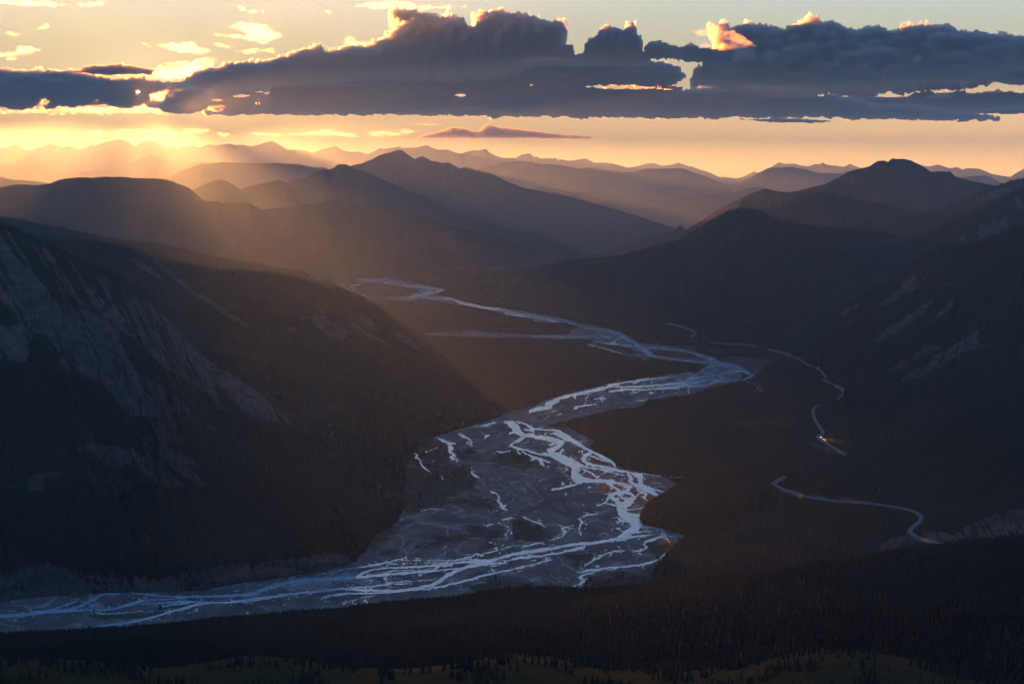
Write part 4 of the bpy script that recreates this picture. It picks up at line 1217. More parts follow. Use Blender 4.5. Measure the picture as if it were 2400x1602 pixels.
def mass(name, pts, hs, lod, label, kind='stuff', mat=None, tint=None):
    """one ground-covering wood: many small trees in a single mesh"""
    n = len(pts)
    if n == 0:
        return
    N_TREES[0] += n; print("MASS", label[:40], n, lod, flush=True)
    Vs, Fs, Ti = [], [], []
    off_ = 0
    which = TR.randint(0, len(TEMPL[lod]), n)
    rot = TR.uniform(0, 6.28, n)
    tt = np.clip(.42 + fbm(pts[:, 0] / 260, pts[:, 1] / 260, 5, 85) * 1.7 + TR.uniform(-.28, .28, n), 0, .95) if tint is None else tint
    for w, (V, T) in enumerate(TEMPL[lod]):
        m = which == w
        k = m.sum()
        if not k:
            continue
        c_, s_ = np.cos(rot[m])[:, None], np.sin(rot[m])[:, None]
        h_ = hs[m][:, None]
        wide = TR.uniform(.75, 1.25, (k, 1))
        lx, ly = TR.normal(0, .03, (k, 1)), TR.normal(0, .03, (k, 1))
        X = (V[None, :, 0] * c_ - V[None, :, 1] * s_) * h_ * wide + V[None, :, 2] * h_ * lx + pts[m][:, 0:1]
        Y = (V[None, :, 0] * s_ + V[None, :, 1] * c_) * h_ * wide + V[None, :, 2] * h_ * ly + pts[m][:, 1:2]
        Z = V[None, :, 2] * h_ + pts[m][:, 2:3] - .3
        Vs.append(np.stack([X, Y, Z], -1).reshape(-1, 3))
        Fs.append((T[None] + (np.arange(k) * len(V))[:, None, None] + off_).reshape(-1, 3))
        Ti.append(np.repeat(tt[m], len(V)))
        off_ += k * len(V)
    me = tri_mesh(name, np.concatenate(Vs), np.concatenate(Fs))
    add_attr(me, 'tint', np.concatenate(Ti))
    o = new_obj(name, me, None, mat or M_TREES)
    return tag(o, label, 'forest' if kind == 'stuff' else None, None, kind)


def scatter(P, spacing, rock=None, keep=None, seed=0):
    """random points on a grid surface, one per spacing^2 of plan area, thinned by masks"""
    rs = np.random.RandomState(seed)
    A, B, Cc, D = P[:-1, :-1], P[:-1, 1:], P[1:, 1:], P[1:, :-1]
    area = .5 * np.abs((Cc[..., 0] - A[..., 0]) * (D[..., 1] - B[..., 1]) - (D[..., 0] - B[..., 0]) * (Cc[..., 1] - A[..., 1]))
    cx_, cy_, cf = project((A + Cc) / 2)
    area = area * ((cx_ > -420) & (cx_ < 2820) & (cy_ > 300) & (cy_ < 1690))
    cnt = rs.poisson(area / spacing ** 2)
    j, i = np.nonzero(cnt)
    rep = cnt[j, i]
    j = np.repeat(j, rep)
    i = np.repeat(i, rep)
    u, v = rs.uniform(0, 1, len(j))[:, None], rs.uniform(0, 1, len(j))[:, None]
    Q = (A[j, i] * (1 - u) + B[j, i] * u) * (1 - v) + (D[j, i] * (1 - u) + Cc[j, i] * u) * v
    x, y, f = project(Q)
    rk = sample_mask(MASK_ROCK, x, y) + fbm(Q[:, 0] / 70, Q[:, 1] / 70, 4, 71) * .55
    ok = (rk < .45) | (rs.uniform(0, 1, len(Q)) < .05)
    ok &= sample_mask(MASK_ROAD, x, y) < .5
    ok &= sample_mask(MASK_GRASS * (MY < 1400), x, y) < .5
    dens = fbm(Q[:, 0] / 160, Q[:, 1] / 160, 4, 73)
    ok &= rs.uniform(0, 1, len(Q)) < np.clip(1.05 + dens * 1.3, .25, 1)
    if keep is not None:
        ok &= keep(Q, x, y)
    return Q[ok]


def heights(Q, lo, hi, rs):
    n = fbm(Q[:, 0] / 120, Q[:, 1] / 120, 3, 77)
    return np.clip((lo + hi) / 2 * (1 + n * .5) + rs.normal(0, (hi - lo) * .22, len(Q)), lo * .6, hi * 1.35)


grid = {}
for i_, g_ in enumerate(GRIDS):
    grid[i_] = g_
names = [g_[0] for g_ in GRIDS]
NG = len(GRIDS)
# order of the near sheets at the end of GRIDS: ..., hill(R4), mountain(R5), LC, LB, LA, hill(RF), hill(FG), knoll
R4, R5, LC, LB, LA, RFG, FG, KN = [GRIDS[k][1] for k in range(NG - 8, NG)]
R2 = GRIDS[NG - 10][1]
R3 = GRIDS[NG - 9][1]
LBLS = {}


def valley_keep(Q, x, y):
    g = sample_mask(MASK_GRAVEL, x, y) < .4
    return g & (y > 600) & (y < 1320)


GN = G[:int(np.searchsorted(rr, 14500))]
near_all = []
fgq = scatter(FG, 5.2, seed=1, keep=lambda Q, x, y: (y > 1200) & (np.hypot(Q[:, 0], Q[:, 1]) > 1075) | ((y > 1540) & (TR.uniform(0, 1, len(Q)) < .25)))
knq = scatter(KN, 7.0, seed=2, keep=lambda Q, x, y: (Q[:, 1] > 560) & (fbm(Q[:, 0] / 55, Q[:, 1] / 55, 3, 79) > .10))
fgh = heights(fgq, 8, 15, TR)
knh = heights(knq, 5, 11, TR)
pool = np.concatenate([fgq, knq])
poolh = np.concatenate([fgh, knh])
px_, py_, pf_ = project(pool)
vis = (px_ > 5) & (px_ < 2395) & (py_ - poolh * F / pf_ < 1595) & (py_ > 1500)
# the trees that show largest become objects of their own
score = np.where(vis, poolh / pf_ * (1 + .0 * px_) + (np.arange(len(pool)) >= len(fgq)) * .004, -1)
order = np.argsort(-score)[:300]
sel = np.zeros(len(pool), bool)
sel[order] = True
_far = np.hypot(pool[:, 0], pool[:, 1]) > 1650
mass('forest', pool[~sel & ~_far], poolh[~sel & ~_far], 0, 'dense dark spruce forest along the very bottom of the view', mat=M_SHADE_TREES)
mass('forest', pool[~sel & _far], poolh[~sel & _far], 1, 'dark spruce forest rising to the edge over the near river bank', mat=M_SHADE_TREES)
mass('forest', *(lambda q: (q, heights(q, 8, 15, TR)))(scatter(RFG, 5.6, seed=3)), 1, 'dark spruce wood over the low hill with the winding road on the right')
q = scatter(LA, 6.0, seed=4)
mass('forest', q, heights(q, 9, 15, TR), 1, 'black spruce forest over the near left slope above the eroded bank')
q = scatter(LB, 8.0, seed=5)
mass('forest', q, heights(q, 9, 15, TR), 2, 'dark forest on the shadowed mountain behind the bare left spur')
q = scatter(LC, 10, seed=6, keep=lambda Q, x, y: y < 860)
mass('forest', q, heights(q, 9, 15, TR), 2, 'forest on the ridge edged with amber light at the left')
q = scatter(R5, 8.0, seed=7)
mass('forest', q, heights(q, 9, 15, TR), 2, 'dark forest on the steep right hand valley wall')
q = scatter(R4, 10.5, seed=8)
mass('forest', q, heights(q, 10, 17, TR), 2, 'blue dark forest over the round hill above the far river bend')
q = np.concatenate([scatter(R3, 13, seed=9), scatter(R2, 15, seed=10, keep=lambda Q, x, y: np.hypot(Q[:, 0], Q[:, 1]) > 8600)])
mass('forest', q, heights(q, 10, 17, TR), 2, 'thin far forest along the blue ridges under the rocky peak')
q = scatter(GN, 7.5, seed=11, keep=lambda Q, x, y: valley_keep(Q, x, y) & (y > 850))
mass('forest', q, heights(q, 7, 13, TR), 1, 'flat spruce wood on the valley floor between the river and the road', tint=np.clip(TR.uniform(0, .95, len(q)) + .5 * (sample_mask(raster([Q2((360, 320), (500, 300), (700, 310), (800, 330), (700, 350), (400, 350))], 10), *project(q)[:2]) > .4), 0, 1.4))
q = scatter(GN, 11, seed=12, keep=lambda Q, x, y: valley_keep(Q, x, y) & (y <= 850))
mass('forest', q, heights(q, 8, 14, TR), 2, 'far valley forest left and right of the upper river')
# scrub and scattered spruces on the gravel flats
q = scatter(GN, 9, seed=13, keep=lambda Q, x, y: (sample_mask(MASK_VEG, x, y) + fbm(Q[:, 0] / 40, Q[:, 1] / 40, 4, 81) * .9 > .75) & (y < 1500))
q = np.concatenate([q[:, :2].T, [np.full(len(q), .6)]]).T
xq, yq, _ = project(q)
rv = line_field(xq.copy(), yq.copy(), CH)
q = q[rv < -1.2]
tall = TR.uniform(0, 1, len(q)) < .4
mass('forest', q[tall], heights(q[tall], 4, 13, TR), 1, 'scattered young spruces growing on the gravel flats by the channels')
mass('shrubs', q[~tall], TR.uniform(1.2, 3.2, (~tall).sum()), 3, 'low dark willow scrub on the older gravel bars')

q = scatter(KN, 5.5, seed=14, keep=lambda Q, x, y: (Q[:, 1] > 560) & (fbm(Q[:, 0] / 30, Q[:, 1] / 30, 4, 83) > .02))
mass('shrubs', q, TR.uniform(.5, 1.6, len(q)), 3, 'low dark shrubs dotted over the foreground grass')

# ---- single spruces


def spruce_parts(seed):
    rs = np.random.RandomState(seed)
    V, T = [], []
    n = 15
    w = rs.uniform(.14, .19)
    gap = rs.uniform(0, .12)
    for k in range(n):
        q_ = k / (n - 1)
        z = .10 + gap + (.88 - gap) * q_ ** .95
        r = w * (1 - q_) ** .8 * (1 + .22 * rs.uniform(-1, 1)) + .010
        nb = max(5, int(11 * (1 - q_ * .5)))
        a0 = rs.uniform(0, 6.28)
        for s in range(nb):
            a = a0 + 6.283 * s / nb + rs.uniform(-.18, .18)
            if rs.uniform() < .10:
                continue
            L_ = r * rs.uniform(.65, 1.15)
            zz = z + rs.uniform(-.015, .015)
            dz = -L_ * rs.uniform(.25, .6)
            hw = L_ * .34 + .006
            ca, sa = math.cos(a), math.sin(a)
            b = len(V)
            V += [(0, 0, zz + .028), (L_ * .6 * ca - hw * sa, L_ * .6 * sa + hw * ca, zz + dz * .55 - .012), (L_ * ca, L_ * sa, zz + dz * .8), (L_ * .6 * ca + hw * sa, L_ * .6 * sa - hw * ca, zz + dz * .55 - .012), (L_ * .62 * ca, L_ * .62 * sa, zz + dz * .35 + .012)]
            T += [(b, b + 1, b + 4), (b + 1, b + 2, b + 4), (b + 2, b + 3, b + 4), (b + 3, b, b + 4)]
    cr = tri_mesh('crown', np.array(V), np.array(T))
    add_attr(cr, 'tint', np.full(len(V), rs.uniform(0, .8)))
    cr.materials.append(M_NEEDLES)
    V, T = [], []
    m = 7
    for z, r in ((-.03, .017), (.0, .013), (.25, .010), (.6, .006), (.97, .0012)):
        for k in range(m):
            a = 6.283 * k / m
            V.append((r * math.cos(a), r * math.sin(a), z))
    for j_ in range(4):
        for k in range(m):
            a, b = j_ * m + k, j_ * m + (k + 1) % m
            T.append((a, b, b + m, a + m))
    tk = tri_mesh('trunk', np.array(V), np.array(T))
    smooth(tk)
    tk.materials.append(M_BARK)
    return cr, tk


SPR = [spruce_parts(200 + k) for k in range(9)]
for n_, k in enumerate(order):
    p, h_ = pool[k], poolh[k]
    e = bpy.data.objects.new('spruce_tree', None)
    C.objects.link(e)
    e.location = (p[0], p[1], p[2] - .1)
    e.rotation_euler = (TR.normal(0, .025), TR.normal(0, .025), TR.uniform(0, 6.28))
    wd = TR.uniform(.85, 1.25)
    e.scale = (h_ * wd, h_ * wd, h_)
    onk = k >= len(fgq)
    sz = 'tall' if h_ > 11.5 else ('small' if h_ < 7.5 else 'middling')
    ex = px_[k]
    wh = ('by the bottom left corner', 'left of the middle knoll', 'about the middle knoll', 'between the middle and right knolls', 'about the right hand knoll', 'by the bottom right corner')[int(np.searchsorted([260, 560, 900, 1450, 2100], ex))]
    tag(e, ('%s dark spruce on the dim grass %s' if onk else '%s dark spruce at the near forest edge %s') % (sz, wh), 'tree',
        'spruces on the foreground knolls' if onk else 'nearest spruces of the foreground forest')
    cr, tk = SPR[TR.randint(0, 9)]
    for nm, md in (('crown', cr), ('trunk', tk)):
        c_ = bpy.data.objects.new(nm, md)
        C.objects.link(c_)
        c_.parent = e
print('TREES', N_TREES[0], len(order))

# ------------------------------------------------------------------ clouds (real volumes over and beyond the ranges)
M_CLOUD = volume_material('dense evening cloud', (.88, .94, 1.0), 0.0018, 0.62)
M_LAYER = volume_material('slate layer cloud', (.88, .94, 1.0), 0.0032, 0.58)
M_WISP = volume_material('thin evening cloud', (1.0, .98, .96), 0.00022, 0.78)


def cloud(polys, label, dist=75000.0, mat=None, R=55.0, depth=2.4, edge=10.0, holes=(), group=None, seed=0, step=2.4, es=26.0, flat=1.0, stretch=2.2, lump=.34, kind=None, name='cloud', grow=.35, bk=5.0, ws=(24, 11)):
    mat = mat or M_CLOUD
    pts = np.array([q[:2] for p in polys for q in p])
    x0, y0 = pts.min(0) - 4 * edge
    x1, y1 = pts.max(0) + 4 * edge
    X, Y = np.meshgrid(np.arange(x0, x1, step), np.arange(y0, y1, step * .8))
    f = np.full(X.shape, -1e3)
    wx = X + fbm(X / (es * 3), Y / es, 3, seed + 1) * edge * 1.2
    wy = Y + fbm(X / (es * 2), Y / es, 3, seed + 2) * edge * .8
    for p in polys:
        f = np.maximum(f, poly_sdf(wx, wy, p))
    for hx, hy, hr, hv in holes:
        f = np.minimum(f, (np.hypot((wx - hx), (wy - hy) * 1.0 / hv) - hr))
    billow = np.abs(fbm(X / (es * stretch), Y / es, 5, seed + 3, gain=.55))
    f = f + (billow * 2.4 - .1 + grow) * edge
    f = f + fbm(X / 9, Y / 6, 4, seed + 4) * edge * .6 + (.35 - np.abs(fbm(X / 13, Y / 8, 3, seed + 14))) * edge * .5 + (fbm(X / ws[0], Y / ws[1], 4, seed + 6) * edge * 2.6 if mat is M_WISP else 0)
    v2, fc, fv = contour(X, Y, f)
    if not len(fc):
        return None
    px = dist / F
    g = np.clip(fv, 0, R)
    h = np.sqrt(np.maximum(g * (2 * R - g), 0))
    if mat is M_WISP:
        h = g ** 1.35 / R ** .35
    # billows stand out of the front and the back of the cloud
    lum = fbm(v2[:, 0] / (es * stretch), v2[:, 1] / es, 3, seed + 8) * 1.3 + .3
    lum2 = fbm(v2[:, 0] / (es * stretch), v2[:, 1] / es, 5, seed + 31, ridged=True, gain=.6)
    hf_ = h * px * depth * (1 + lump * 1.6 * (lum - .3))
    hb_ = h * px * depth * (1 + lump * 1.6 * (lum2 - .3))
    if mat in (M_CLOUD, M_LAYER) or dist > 105000:
        hb_ = hb_ * bk
    rim = fv <= 0
    hf_[rim] = 0
    hb_[rim] = 0
    hf_ = np.maximum(hf_, np.where(rim, 0, px * .5))
    hb_ = np.maximum(hb_, np.where(rim, 0, px * .5))
    # each cloud field recedes towards the top of the picture's horizon side
    base = dist + (v2[:, 1] - y0) * 0.0
    front = at_dist(v2[:, 0], v2[:, 1], base)
    r = ray(v2[:, 0], v2[:, 1])
    hn = np.hypot(r[:, 0], r[:, 1])
    dirn = np.stack([r[:, 0] / hn, r[:, 1] / hn, np.zeros(len(hn))], -1)
    A = front - dirn * hf_[:, None]
    B = front + dirn * hb_[:, None]
    n = len(v2)
    V = np.concatenate([A, B])
    bidx = np.where(rim, np.arange(n), np.arange(n) + n)
    faces2 = [list(q) for q in fc] + [[int(bidx[i]) for i in reversed(q)] for q in fc]
    me = bpy.data.meshes.new(name)
    me.from_pydata(V.tolist(), [], faces2)
    o = new_obj(name, me, None, mat)
    tag(o, label, None if kind else 'cloud', group, kind)
    return o


cloud([E1((-4500, 460), (-50, 482), (100, 485), (200, 490), (330, 482), (450, 490), (560, 505), (640, 515), (760, 540), (870, 545), (900, 530), (1000, 535), (1060, 560), (1200, 585), (1230, 600), (1050, 620), (1020, 640), (1060, 680),
          (1000, 694), (960, 708), (900, 722), (700, 716), (560, 718), (430, 728), (350, 738), (250, 716), (180, 746), (100, 744), (0, 726), (-4500, 770))],
      'dark grey cloud bank at the left with the sun glinting through it', grow=.0, bk=2.2, holes=[(320, 213, 6.2, 1.0), (105, 236, 12, .8), (228, 230, 4, .6)], edge=7, seed=101, es=16)
cloud([E1((510, 490), (640, 455), (800, 447), (900, 450), (1070, 482), (1040, 500), (850, 503), (700, 505))], 'small dark lens shaped cloud just above the sunlit bank', R=16, edge=4, seed=102, mat=M_LAYER, depth=1.2)
cloud([E1((1280, 555), (1350, 520), (1420, 490), (1560, 460), (1680, 440), (1800, 440), (1900, 410), (2000, 390), (2060, 370), (2150, 335), (2200, 340), (2220, 380), (2349, 350)) +
       E2((120, 330), (200, 330), (270, 285), (320, 280), (340, 240), (370, 210), (430, 180), (460, 130), (370, 110), (350, 90), (440, 80), (500, 95), (560, 110), (620, 120), (680, 145), (740, 120), (790, 120), (830, 160), (850, 200),
          (920, 200), (940, 150), (920, 120), (1000, 100), (1090, 95), (1180, 115), (1280, 120), (1340, 150), (1450, 165), (1530, 175), (1540, 210), (1500, 250), (1420, 300), (1300, 350), (1250, 400), (1180, 430), (1050, 440), (900, 455),
          (700, 460), (500, 460), (300, 457), (100, 462), (0, 480)) + E1((2000, 500), (1500, 545))],
      'tall towering grey cumulus cloud with glowing edges above the middle of the range', edge=10, seed=103, R=60, es=20, stretch=1.2)
cloud([E1((1050, 570), (1280, 560), (1500, 555), (1800, 530), (2349, 500)) + E2((300, 478), (700, 480), (750, 497), (900, 485), (1080, 478), (1100, 455), (1250, 430), (1500, 410), (1900, 400), (2100, 410), (2250, 440), (2330, 470), (2349, 520),
          (2200, 578), (2100, 562), (1900, 548), (1700, 562), (1500, 578), (1300, 565), (1100, 560), (900, 563), (700, 555), (400, 580), (0, 592)) + E1((2349, 600), (2000, 595), (1700, 600), (1400, 603), (1230, 600), (1200, 590))],
      'long slate blue cloud layer under the towering cumulus', dist=94000, holes=[(1110, 166, 60, .14), (1415, 199, 52, .16), (960, 172, 40, .12), (760, 190, 60, .07), (1240, 185, 36, .08)], edge=7.5, seed=104, mat=M_LAYER, R=30, es=14, stretch=3.0, grow=-.1)
cloud([E1((1400, 762), (1500, 740), (1600, 700), (1840, 690), (1860, 625), (2000, 610), (2140, 610), (2349, 605)) + E2((400, 588), (700, 565), (1000, 573), (1200, 590), (1500, 585), (1650, 585), (1800, 605), (1900, 620), (2100, 610), (2349, 620)) +
       E3((200, 600), (440, 610), (560, 630), (800, 640), (880, 630), (950, 665), (1050, 650), (1160, 690), (1280, 700), (1400, 720), (1500, 710), (1650, 750), (1800, 770), (2100, 790), (2180, 808), (1900, 813), (1600, 812), (1500, 800), (1200, 800),
          (1000, 790), (800, 790), (650, 800), (400, 787), (200, 795), (0, 795)) + E2((2050, 800), (1950, 788), (1750, 790), (1640, 795), (1500, 782), (1200, 785), (900, 780), (500, 773), (0, 770)) + E1((1900, 768), (1600, 765))],
      'long flat bottomed blue grey cloud bank lowest over the peaks with a small glowing gap', dist=98000, edge=7.5, seed=105, mat=M_LAYER, R=28, es=14, stretch=3.0, grow=-.1, holes=[(1082, 218, 18, .5), (508, 232, 20, .25), (562, 222, 26, .24), (612, 214, 16, .3), (655, 234, 20, .18), (705, 228, 16, .15), (1415, 200, 50, .16), (1500, 226, 34, .1), (1180, 240, 44, .06), (1330, 248, 40, .06), (1720, 224, 30, .1), (900, 205, 50, .08)])
cloud([[(366, 246), (370, 232), (376, 212), (404, 199), (490, 192), (545, 200), (620, 220), (800, 226), (1200, 228), (1700, 230), (2500, 226), (2500, 262), (2000, 264), (1500, 264), (1000, 262), (700, 261), (500, 261), (488, 241), (455, 236), (420, 239), (404, 254), (378, 261)]],
      'added cloud strip behind the long low bank to shade the right ranges', dist=112000, edge=3, seed=115, mat=volume_material('sun blocking cloud strip', (.88, .94, 1.0), .0042, .55), R=12, es=10, stretch=4, depth=1.2, bk=10,
      holes=[(402, 222, 20, .3), (508, 232, 22, .22), (562, 222, 26, .2), (610, 227, 16, .2), (655, 234, 20, .16)])  # added mostly hidden strip, keeps sun off the right hand haze
cloud([E2((1590, 390), (1680, 370), (1690, 300), (1760, 250), (1790, 200), (1830, 190), (1900, 210), (1950, 230), (1960, 160), (2020, 170), (2030, 240), (2060, 270), (2050, 310), (2010, 345), (2100, 375), (2110, 405), (1900, 395), (1700, 392), (1300, 393),
          (1350, 345), (1450, 300), (1590, 320))], 'small puffy cumulus cloud between the two great banks', edge=6, seed=106, mat=M_LAYER, R=34, es=14, stretch=1.2, dist=74500)
cloud([E2((2090, 330), (2120, 300), (2180, 290), (2260, 320), (2349, 330)) + E3((50, 300), (120, 340), (240, 345), (240, 380), (150, 400), (30, 395)) + E2((2300, 375), (2110, 375))], 'ragged thin grey cloud scrap left of the right hand bank', edge=5, seed=107, mat=M_LAYER,
      R=14, es=12, stretch=1.8, dist=74000)
cloud([E3((80, 540), (90, 480), (150, 460), (190, 430), (260, 380), (330, 370), (300, 320), (230, 260), (215, 200), (290, 190), (340, 220), (430, 190), (560, 190), (640, 220), (730, 230), (760, 180), (830, 165), (870, 130), (930, 135), (960, 160),
          (1000, 170), (1090, 200), (1200, 230), (1270, 225), (1350, 200), (1430, 240), (1510, 255), (1520, 210), (1620, 190), (1740, 195), (1800, 190), (1870, 225), (1960, 240), (2070, 250), (2170, 260), (2280, 275), (2349, 270), (2900, 280),
          (2900, 480), (2349, 460), (2200, 460), (2100, 490), (1900, 530), (1700, 530), (1500, 545), (1350, 550), (1200, 570), (1000, 565), (850, 570), (700, 580), (500, 570), (380, 550), (250, 540))],
      'huge dark blue cumulus bank across the upper right with pink lit tops', edge=11, seed=108, R=70, es=22, stretch=1.7)
cloud([E3((1400, 600), (1430, 565), (1550, 552), (1700, 575), (1740, 595), (1680, 608), (1500, 608)), E3((1800, 597), (1870, 588), (1920, 598), (1850, 606))], 'small flat blue cloud under the right hand bank', dist=83000, edge=3, seed=109, mat=M_LAYER, R=12, es=10, stretch=2.5)
cloud([E3((1540, 690), (1600, 645), (1700, 628), (1750, 650), (1850, 642), (1900, 628), (2000, 650), (2180, 622), (2240, 642), (2349, 652), (2800, 650), (2800, 730), (2200, 733), (2100, 745), (1900, 742), (1700, 738), (1600, 718))],
      'low lumpy grey cloud row at the right edge below the big bank', dist=84000, edge=4, seed=110, mat=M_LAYER, R=20, es=12, stretch=2.4)
cloud([E3((1080, 640), (1200, 640), (1340, 648), (1300, 662), (1180, 662)), E3((1440, 632), (1530, 622), (1520, 648)), E3((1180, 600), (1260, 590), (1280, 620), (1210, 625))], 'scattered small grey cloud puffs right of the long low bank', dist=83500, edge=3, seed=111, mat=M_LAYER, R=9, es=9)
cloud([E3((2150, 510), (2250, 465), (2400, 450), (2700, 450), (2700, 560), (2280, 558), (2180, 540))], 'dim cloud fragment hanging under the right end of the big bank', dist=80000, edge=5, seed=112, mat=M_LAYER, R=16, es=12)
cloud([E3((380, 813), (480, 822), (700, 818), (1020, 832), (900, 840), (600, 836))], 'thin dark streak of cloud just above the right hand horizon glow', dist=88000, edge=2, seed=113, mat=M_LAYER, R=6, es=8, stretch=4)
cloud([KB((530, 66), (600, 44), (700, 22), (740, 0), (790, -5), (830, 5), (940, 30), (1000, -25), (1100, 0), (1200, 10), (1350, 25), (1500, 45), (1600, 52), (1740, 66), (1700, 72), (1300, 70), (900, 70))],
      'low flat based mauve cloud floating just over the distant peaks', dist=100000, edge=2.5, seed=114, R=14, es=9, stretch=2, mat=volume_material('far evening cloud', (.90, .92, .95), .0022, .5))

cloud([[(370, 247), (384, 232), (390, 218), (402, 211), (440, 208), (480, 209), (500, 222), (482, 251), (440, 260), (398, 258)]], 'added dark cloud scrap in the bright gap right of the sun to shade the haze', mat=M_LAYER, dist=56000, edge=2.5, seed=116, R=9, es=9, stretch=2.2, depth=1.6, step=1.6, bk=16, holes=[(404, 222, 13, .28), (446, 230, 15, .22), (470, 217, 10, .25)])  # added nearer cloud, blocks sun from the haze in front of the banks
cloud([[(336, 240), (358, 235), (395, 238), (414, 246), (402, 253), (370, 253), (346, 250)]], 'ragged dark cloud scrap just right of and below the sun, set to shade the foreground', mat=M_LAYER, dist=79500, edge=2.2, seed=117, R=10, es=8, stretch=2.2, depth=1.6, step=1.6, bk=4)  # broken cloud placed and shaped to keep sun off the near slopes
M_LIT = volume_material('sunlit cloud tuft', (1.0, .97, .94), 0.0011, 0.5)
for i, (p, lb) in enumerate([(E3((690, 335), (760, 305), (900, 298), (980, 320), (900, 345), (700, 345)), 'pink lit tuft on the left half of the upper right bank'),
                             (E3((1100, 382), (1180, 352), (1280, 315), (1360, 325), (1500, 340), (1340, 362), (1200, 385)), 'long pink lit streak across the upper right bank'),
                             (E3((540, 395), (600, 365), (690, 375), (720, 385), (620, 398)), 'small pink tuft low on the left of the upper right bank'),
                             (E3((250, 230), (340, 215), (420, 260), (500, 320), (500, 390), (420, 415), (340, 420), (380, 350), (300, 300)), 'glowing cream flank at the left end of the upper right bank'),
                             (E3((1680, 668), (1720, 648), (1800, 645), (1850, 668), (1760, 680)), 'small pink lit tuft over the low lumpy row'),
                             (E3((380, 598), (560, 590), (760, 600), (820, 622), (600, 622), (450, 610)), 'pale pink cloud scrap under the left of the upper right bank'),
                             (E2((1245, 418), (1330, 402), (1480, 400), (1380, 412), (1260, 428)), 'thin pink lit sliver under the middle towering cumulus')]):
    cloud([p], lb, mat=M_LIT, dist=70000, edge=4, seed=180 + i, R=10, es=8, stretch=1.8, depth=1.4, lump=.9, group='sunlit tufts on the cloud banks', step=1.6)

# bright thin cloud round and above the sun
cloud([E1((180, 762), (430, 742), (700, 735), (900, 742), (960, 722), (1060, 685), (1020, 640), (1050, 620), (1380, 605), (1840, 612), (1860, 650), (1840, 690), (1600, 705), (1500, 742), (1390, 768), (900, 780), (400, 772), (-300, 775), (-300, 760))],
      'blazing thin cloud fringe along the underside of the left bank', mat=M_WISP, dist=77500, edge=6, seed=121, R=14, es=8, stretch=3, depth=2.0, lump=.9)
cloud([E1((1060, 470), (1200, 445), (1280, 428), (1400, 408), (1500, 430), (1420, 450), (1390, 500), (1300, 550), (1100, 552), (1050, 520)), E1((350, 500), (600, 512), (800, 520), (1050, 535), (1050, 515), (600, 500))],
      'dazzling white thin cloud above right of the sun', mat=M_WISP, dist=77500, edge=6, seed=122, R=18, es=9, stretch=2, depth=2.0, lump=.9)
SM = [E1((-200, 0), (130, -4), (300, 10), (440, 38), (280, 45), (100, 35), (-200, 20)), E1((540, 35), (620, 30), (700, 15), (710, 40), (600, 52)), E1((-200, 380), (0, 372), (120, 360), (130, 320), (240, 325), (290, 345), (180, 370), (60, 392), (-200, 400)),
      E1((1080, 315), (1200, 290), (1340, 295), (1360, 320), (1440, 350), (1380, 370), (1230, 360)), E1((1480, 300), (1600, 310), (1540, 325)), E1((1630, 355), (1720, 342), (1790, 360), (1700, 372)), E1((1800, 350), (1860, 340), (1890, 360)),
      E1((1570, 180), (1650, 160), (1830, 170), (1840, 200), (1940, 240), (1900, 270), (1850, 290), (1700, 280), (1560, 250), (1700, 240), (1650, 200)), E1((1590, 45), (1640, 38), (1700, 70), (1810, 82), (1740, 88)), E1((270, 190), (330, 172), (340, 190)),
      E1((35, 225), (140, 228), (140, 240), (60, 236)), E2((110, 42), (200, 20), (330, 5), (500, 20), (530, 40), (880, 46), (450, 70), (250, 62)), E2((10, 280), (60, 258), (120, 290), (250, 290), (260, 310), (80, 325)), E3((60, 215), (190, 200), (200, 232), (110, 250)),
      E1((2220, 92), (2270, 80), (2280, 95)), E1((980, 300), (1030, 310), (1035, 325)), E1((1480, 228), (1550, 238), (1500, 244)), E3((100, 320), (160, 300), (210, 312), (150, 330)), E1((10, 408), (100, 402), (90, 412))]
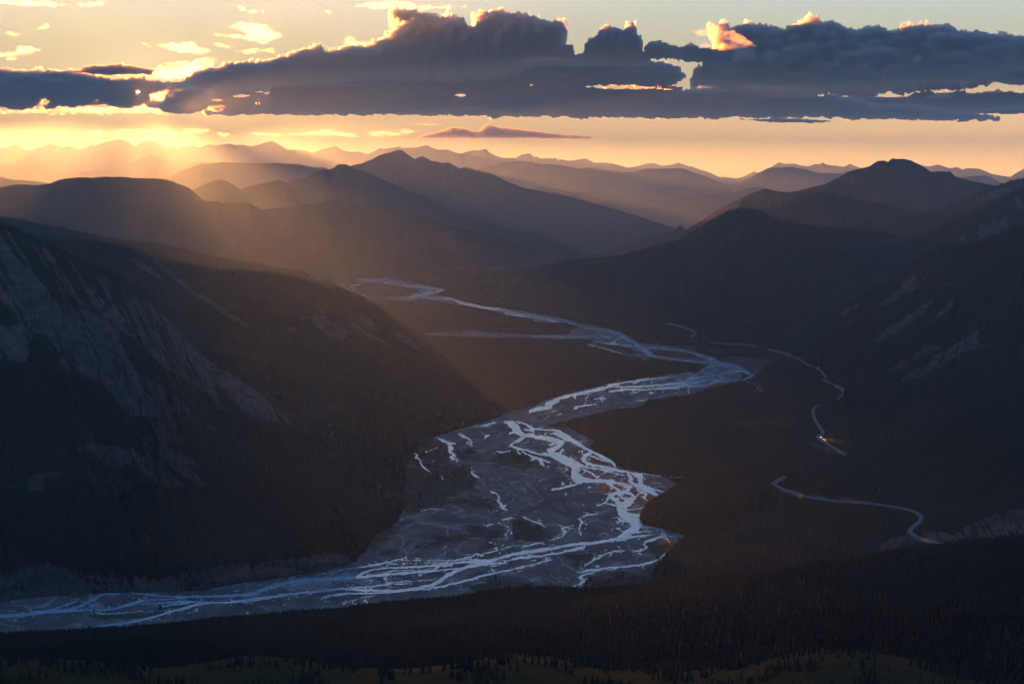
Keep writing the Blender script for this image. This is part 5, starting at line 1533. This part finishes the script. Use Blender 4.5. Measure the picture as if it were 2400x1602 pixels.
SL = ['streak of white cloud in the top left corner', 'small white cloud near the top left', 'pair of bright cloud puffs at the left edge', 'bright ragged cloud puff high above the sun', 'tiny white cloud right of the ragged puff',
      'thin flat white cloud over the start of the grey layer', 'tiny faint cloud beside the thin flat one', 'largest white wispy cloud in the upper left sky', 'faint curved wisp above the largest white cloud', 'tiny bright fleck of cloud upper left',
      'faint low streak of cloud at the far left', 'wide pale wisp above the towering cumulus', 'pale cream cloud left of the towering cumulus', 'soft cream puff left of the upper right bank', 'faint lone fleck between the wisps at the top',
      'tiny fleck of cloud left of the ragged puff', 'tiny streak left of the largest white cloud', 'dim cream fleck just left of the right hand bank', 'thin bright thread of cloud at the left edge']
for i, (p, lb) in enumerate(zip(SM, SL)):
    cloud([p], lb, mat=M_WISP, dist=79000, edge=3.5, seed=130 + i, R=9, es=7, stretch=2.4, depth=2.2, lump=.9, group='small sunlit clouds', step=1.6)
LO = [KA((300, 45), (440, 15), (460, 35), (340, 45)), KA((600, 45), (620, 25), (690, 18), (700, 50), (640, 70)), KA((740, 40), (830, 10), (1010, 20), (1000, 38), (850, 30)), KA((900, 75), (1000, 50), (1120, 60), (1100, 78)), KA((1020, 30), (1080, 8), (1180, 12), (1210, 40), (1120, 45)),
      KA((1260, 15), (1340, 2), (1440, 10), (1420, 35), (1300, 35)), KA((1450, 40), (1540, 30), (1600, 50), (1560, 62)), KA((1730, 30), (1900, 40), (1940, 50), (1760, 48)), KA((1980, 45), (2150, 25), (2260, 12), (2349, 30)) + KB((60, 30), (140, 60), (40, 60)), KB((160, 40), (230, 15), (380, 25), (420, 8), (530, 20), (460, 35), (350, 60), (200, 60)),
      E2((520, 855), (640, 850), (650, 862)), KC((480, 40), (550, 42), (500, 48)), KC((660, 45), (700, 20), (720, 35)), KC((1180, 12), (1350, 8), (1570, 14), (1350, 20))]
cloud(LO, 'row of tiny glowing clouds strung low over the distant range', mat=M_WISP, dist=98000, edge=3, seed=160, R=7, es=6, stretch=2.4, depth=2.2, lump=.9, kind='stuff', name='clouds', step=1.3, ws=(10, 3.2))


# ------------------------------------------------------------------ haze
HZ = volume_material('evening haze', (.44, .70, 1.0), 2.5e-5, 0.63)
hb = np.array([(x, y, z) for x in (-50000, 50000) for y in (-6000, 51000) for z in (-60, 2180)], float)
hf = [(0, 1, 3, 2), (4, 6, 7, 5), (0, 4, 5, 1), (2, 3, 7, 6), (0, 2, 6, 4), (1, 5, 7, 3)]
me = bpy.data.meshes.new('haze')
me.from_pydata(hb.tolist(), [], hf)
tag(new_obj('haze', me, None, HZ), kind='stuff', label='thin golden evening haze filling the whole valley', cat='haze')
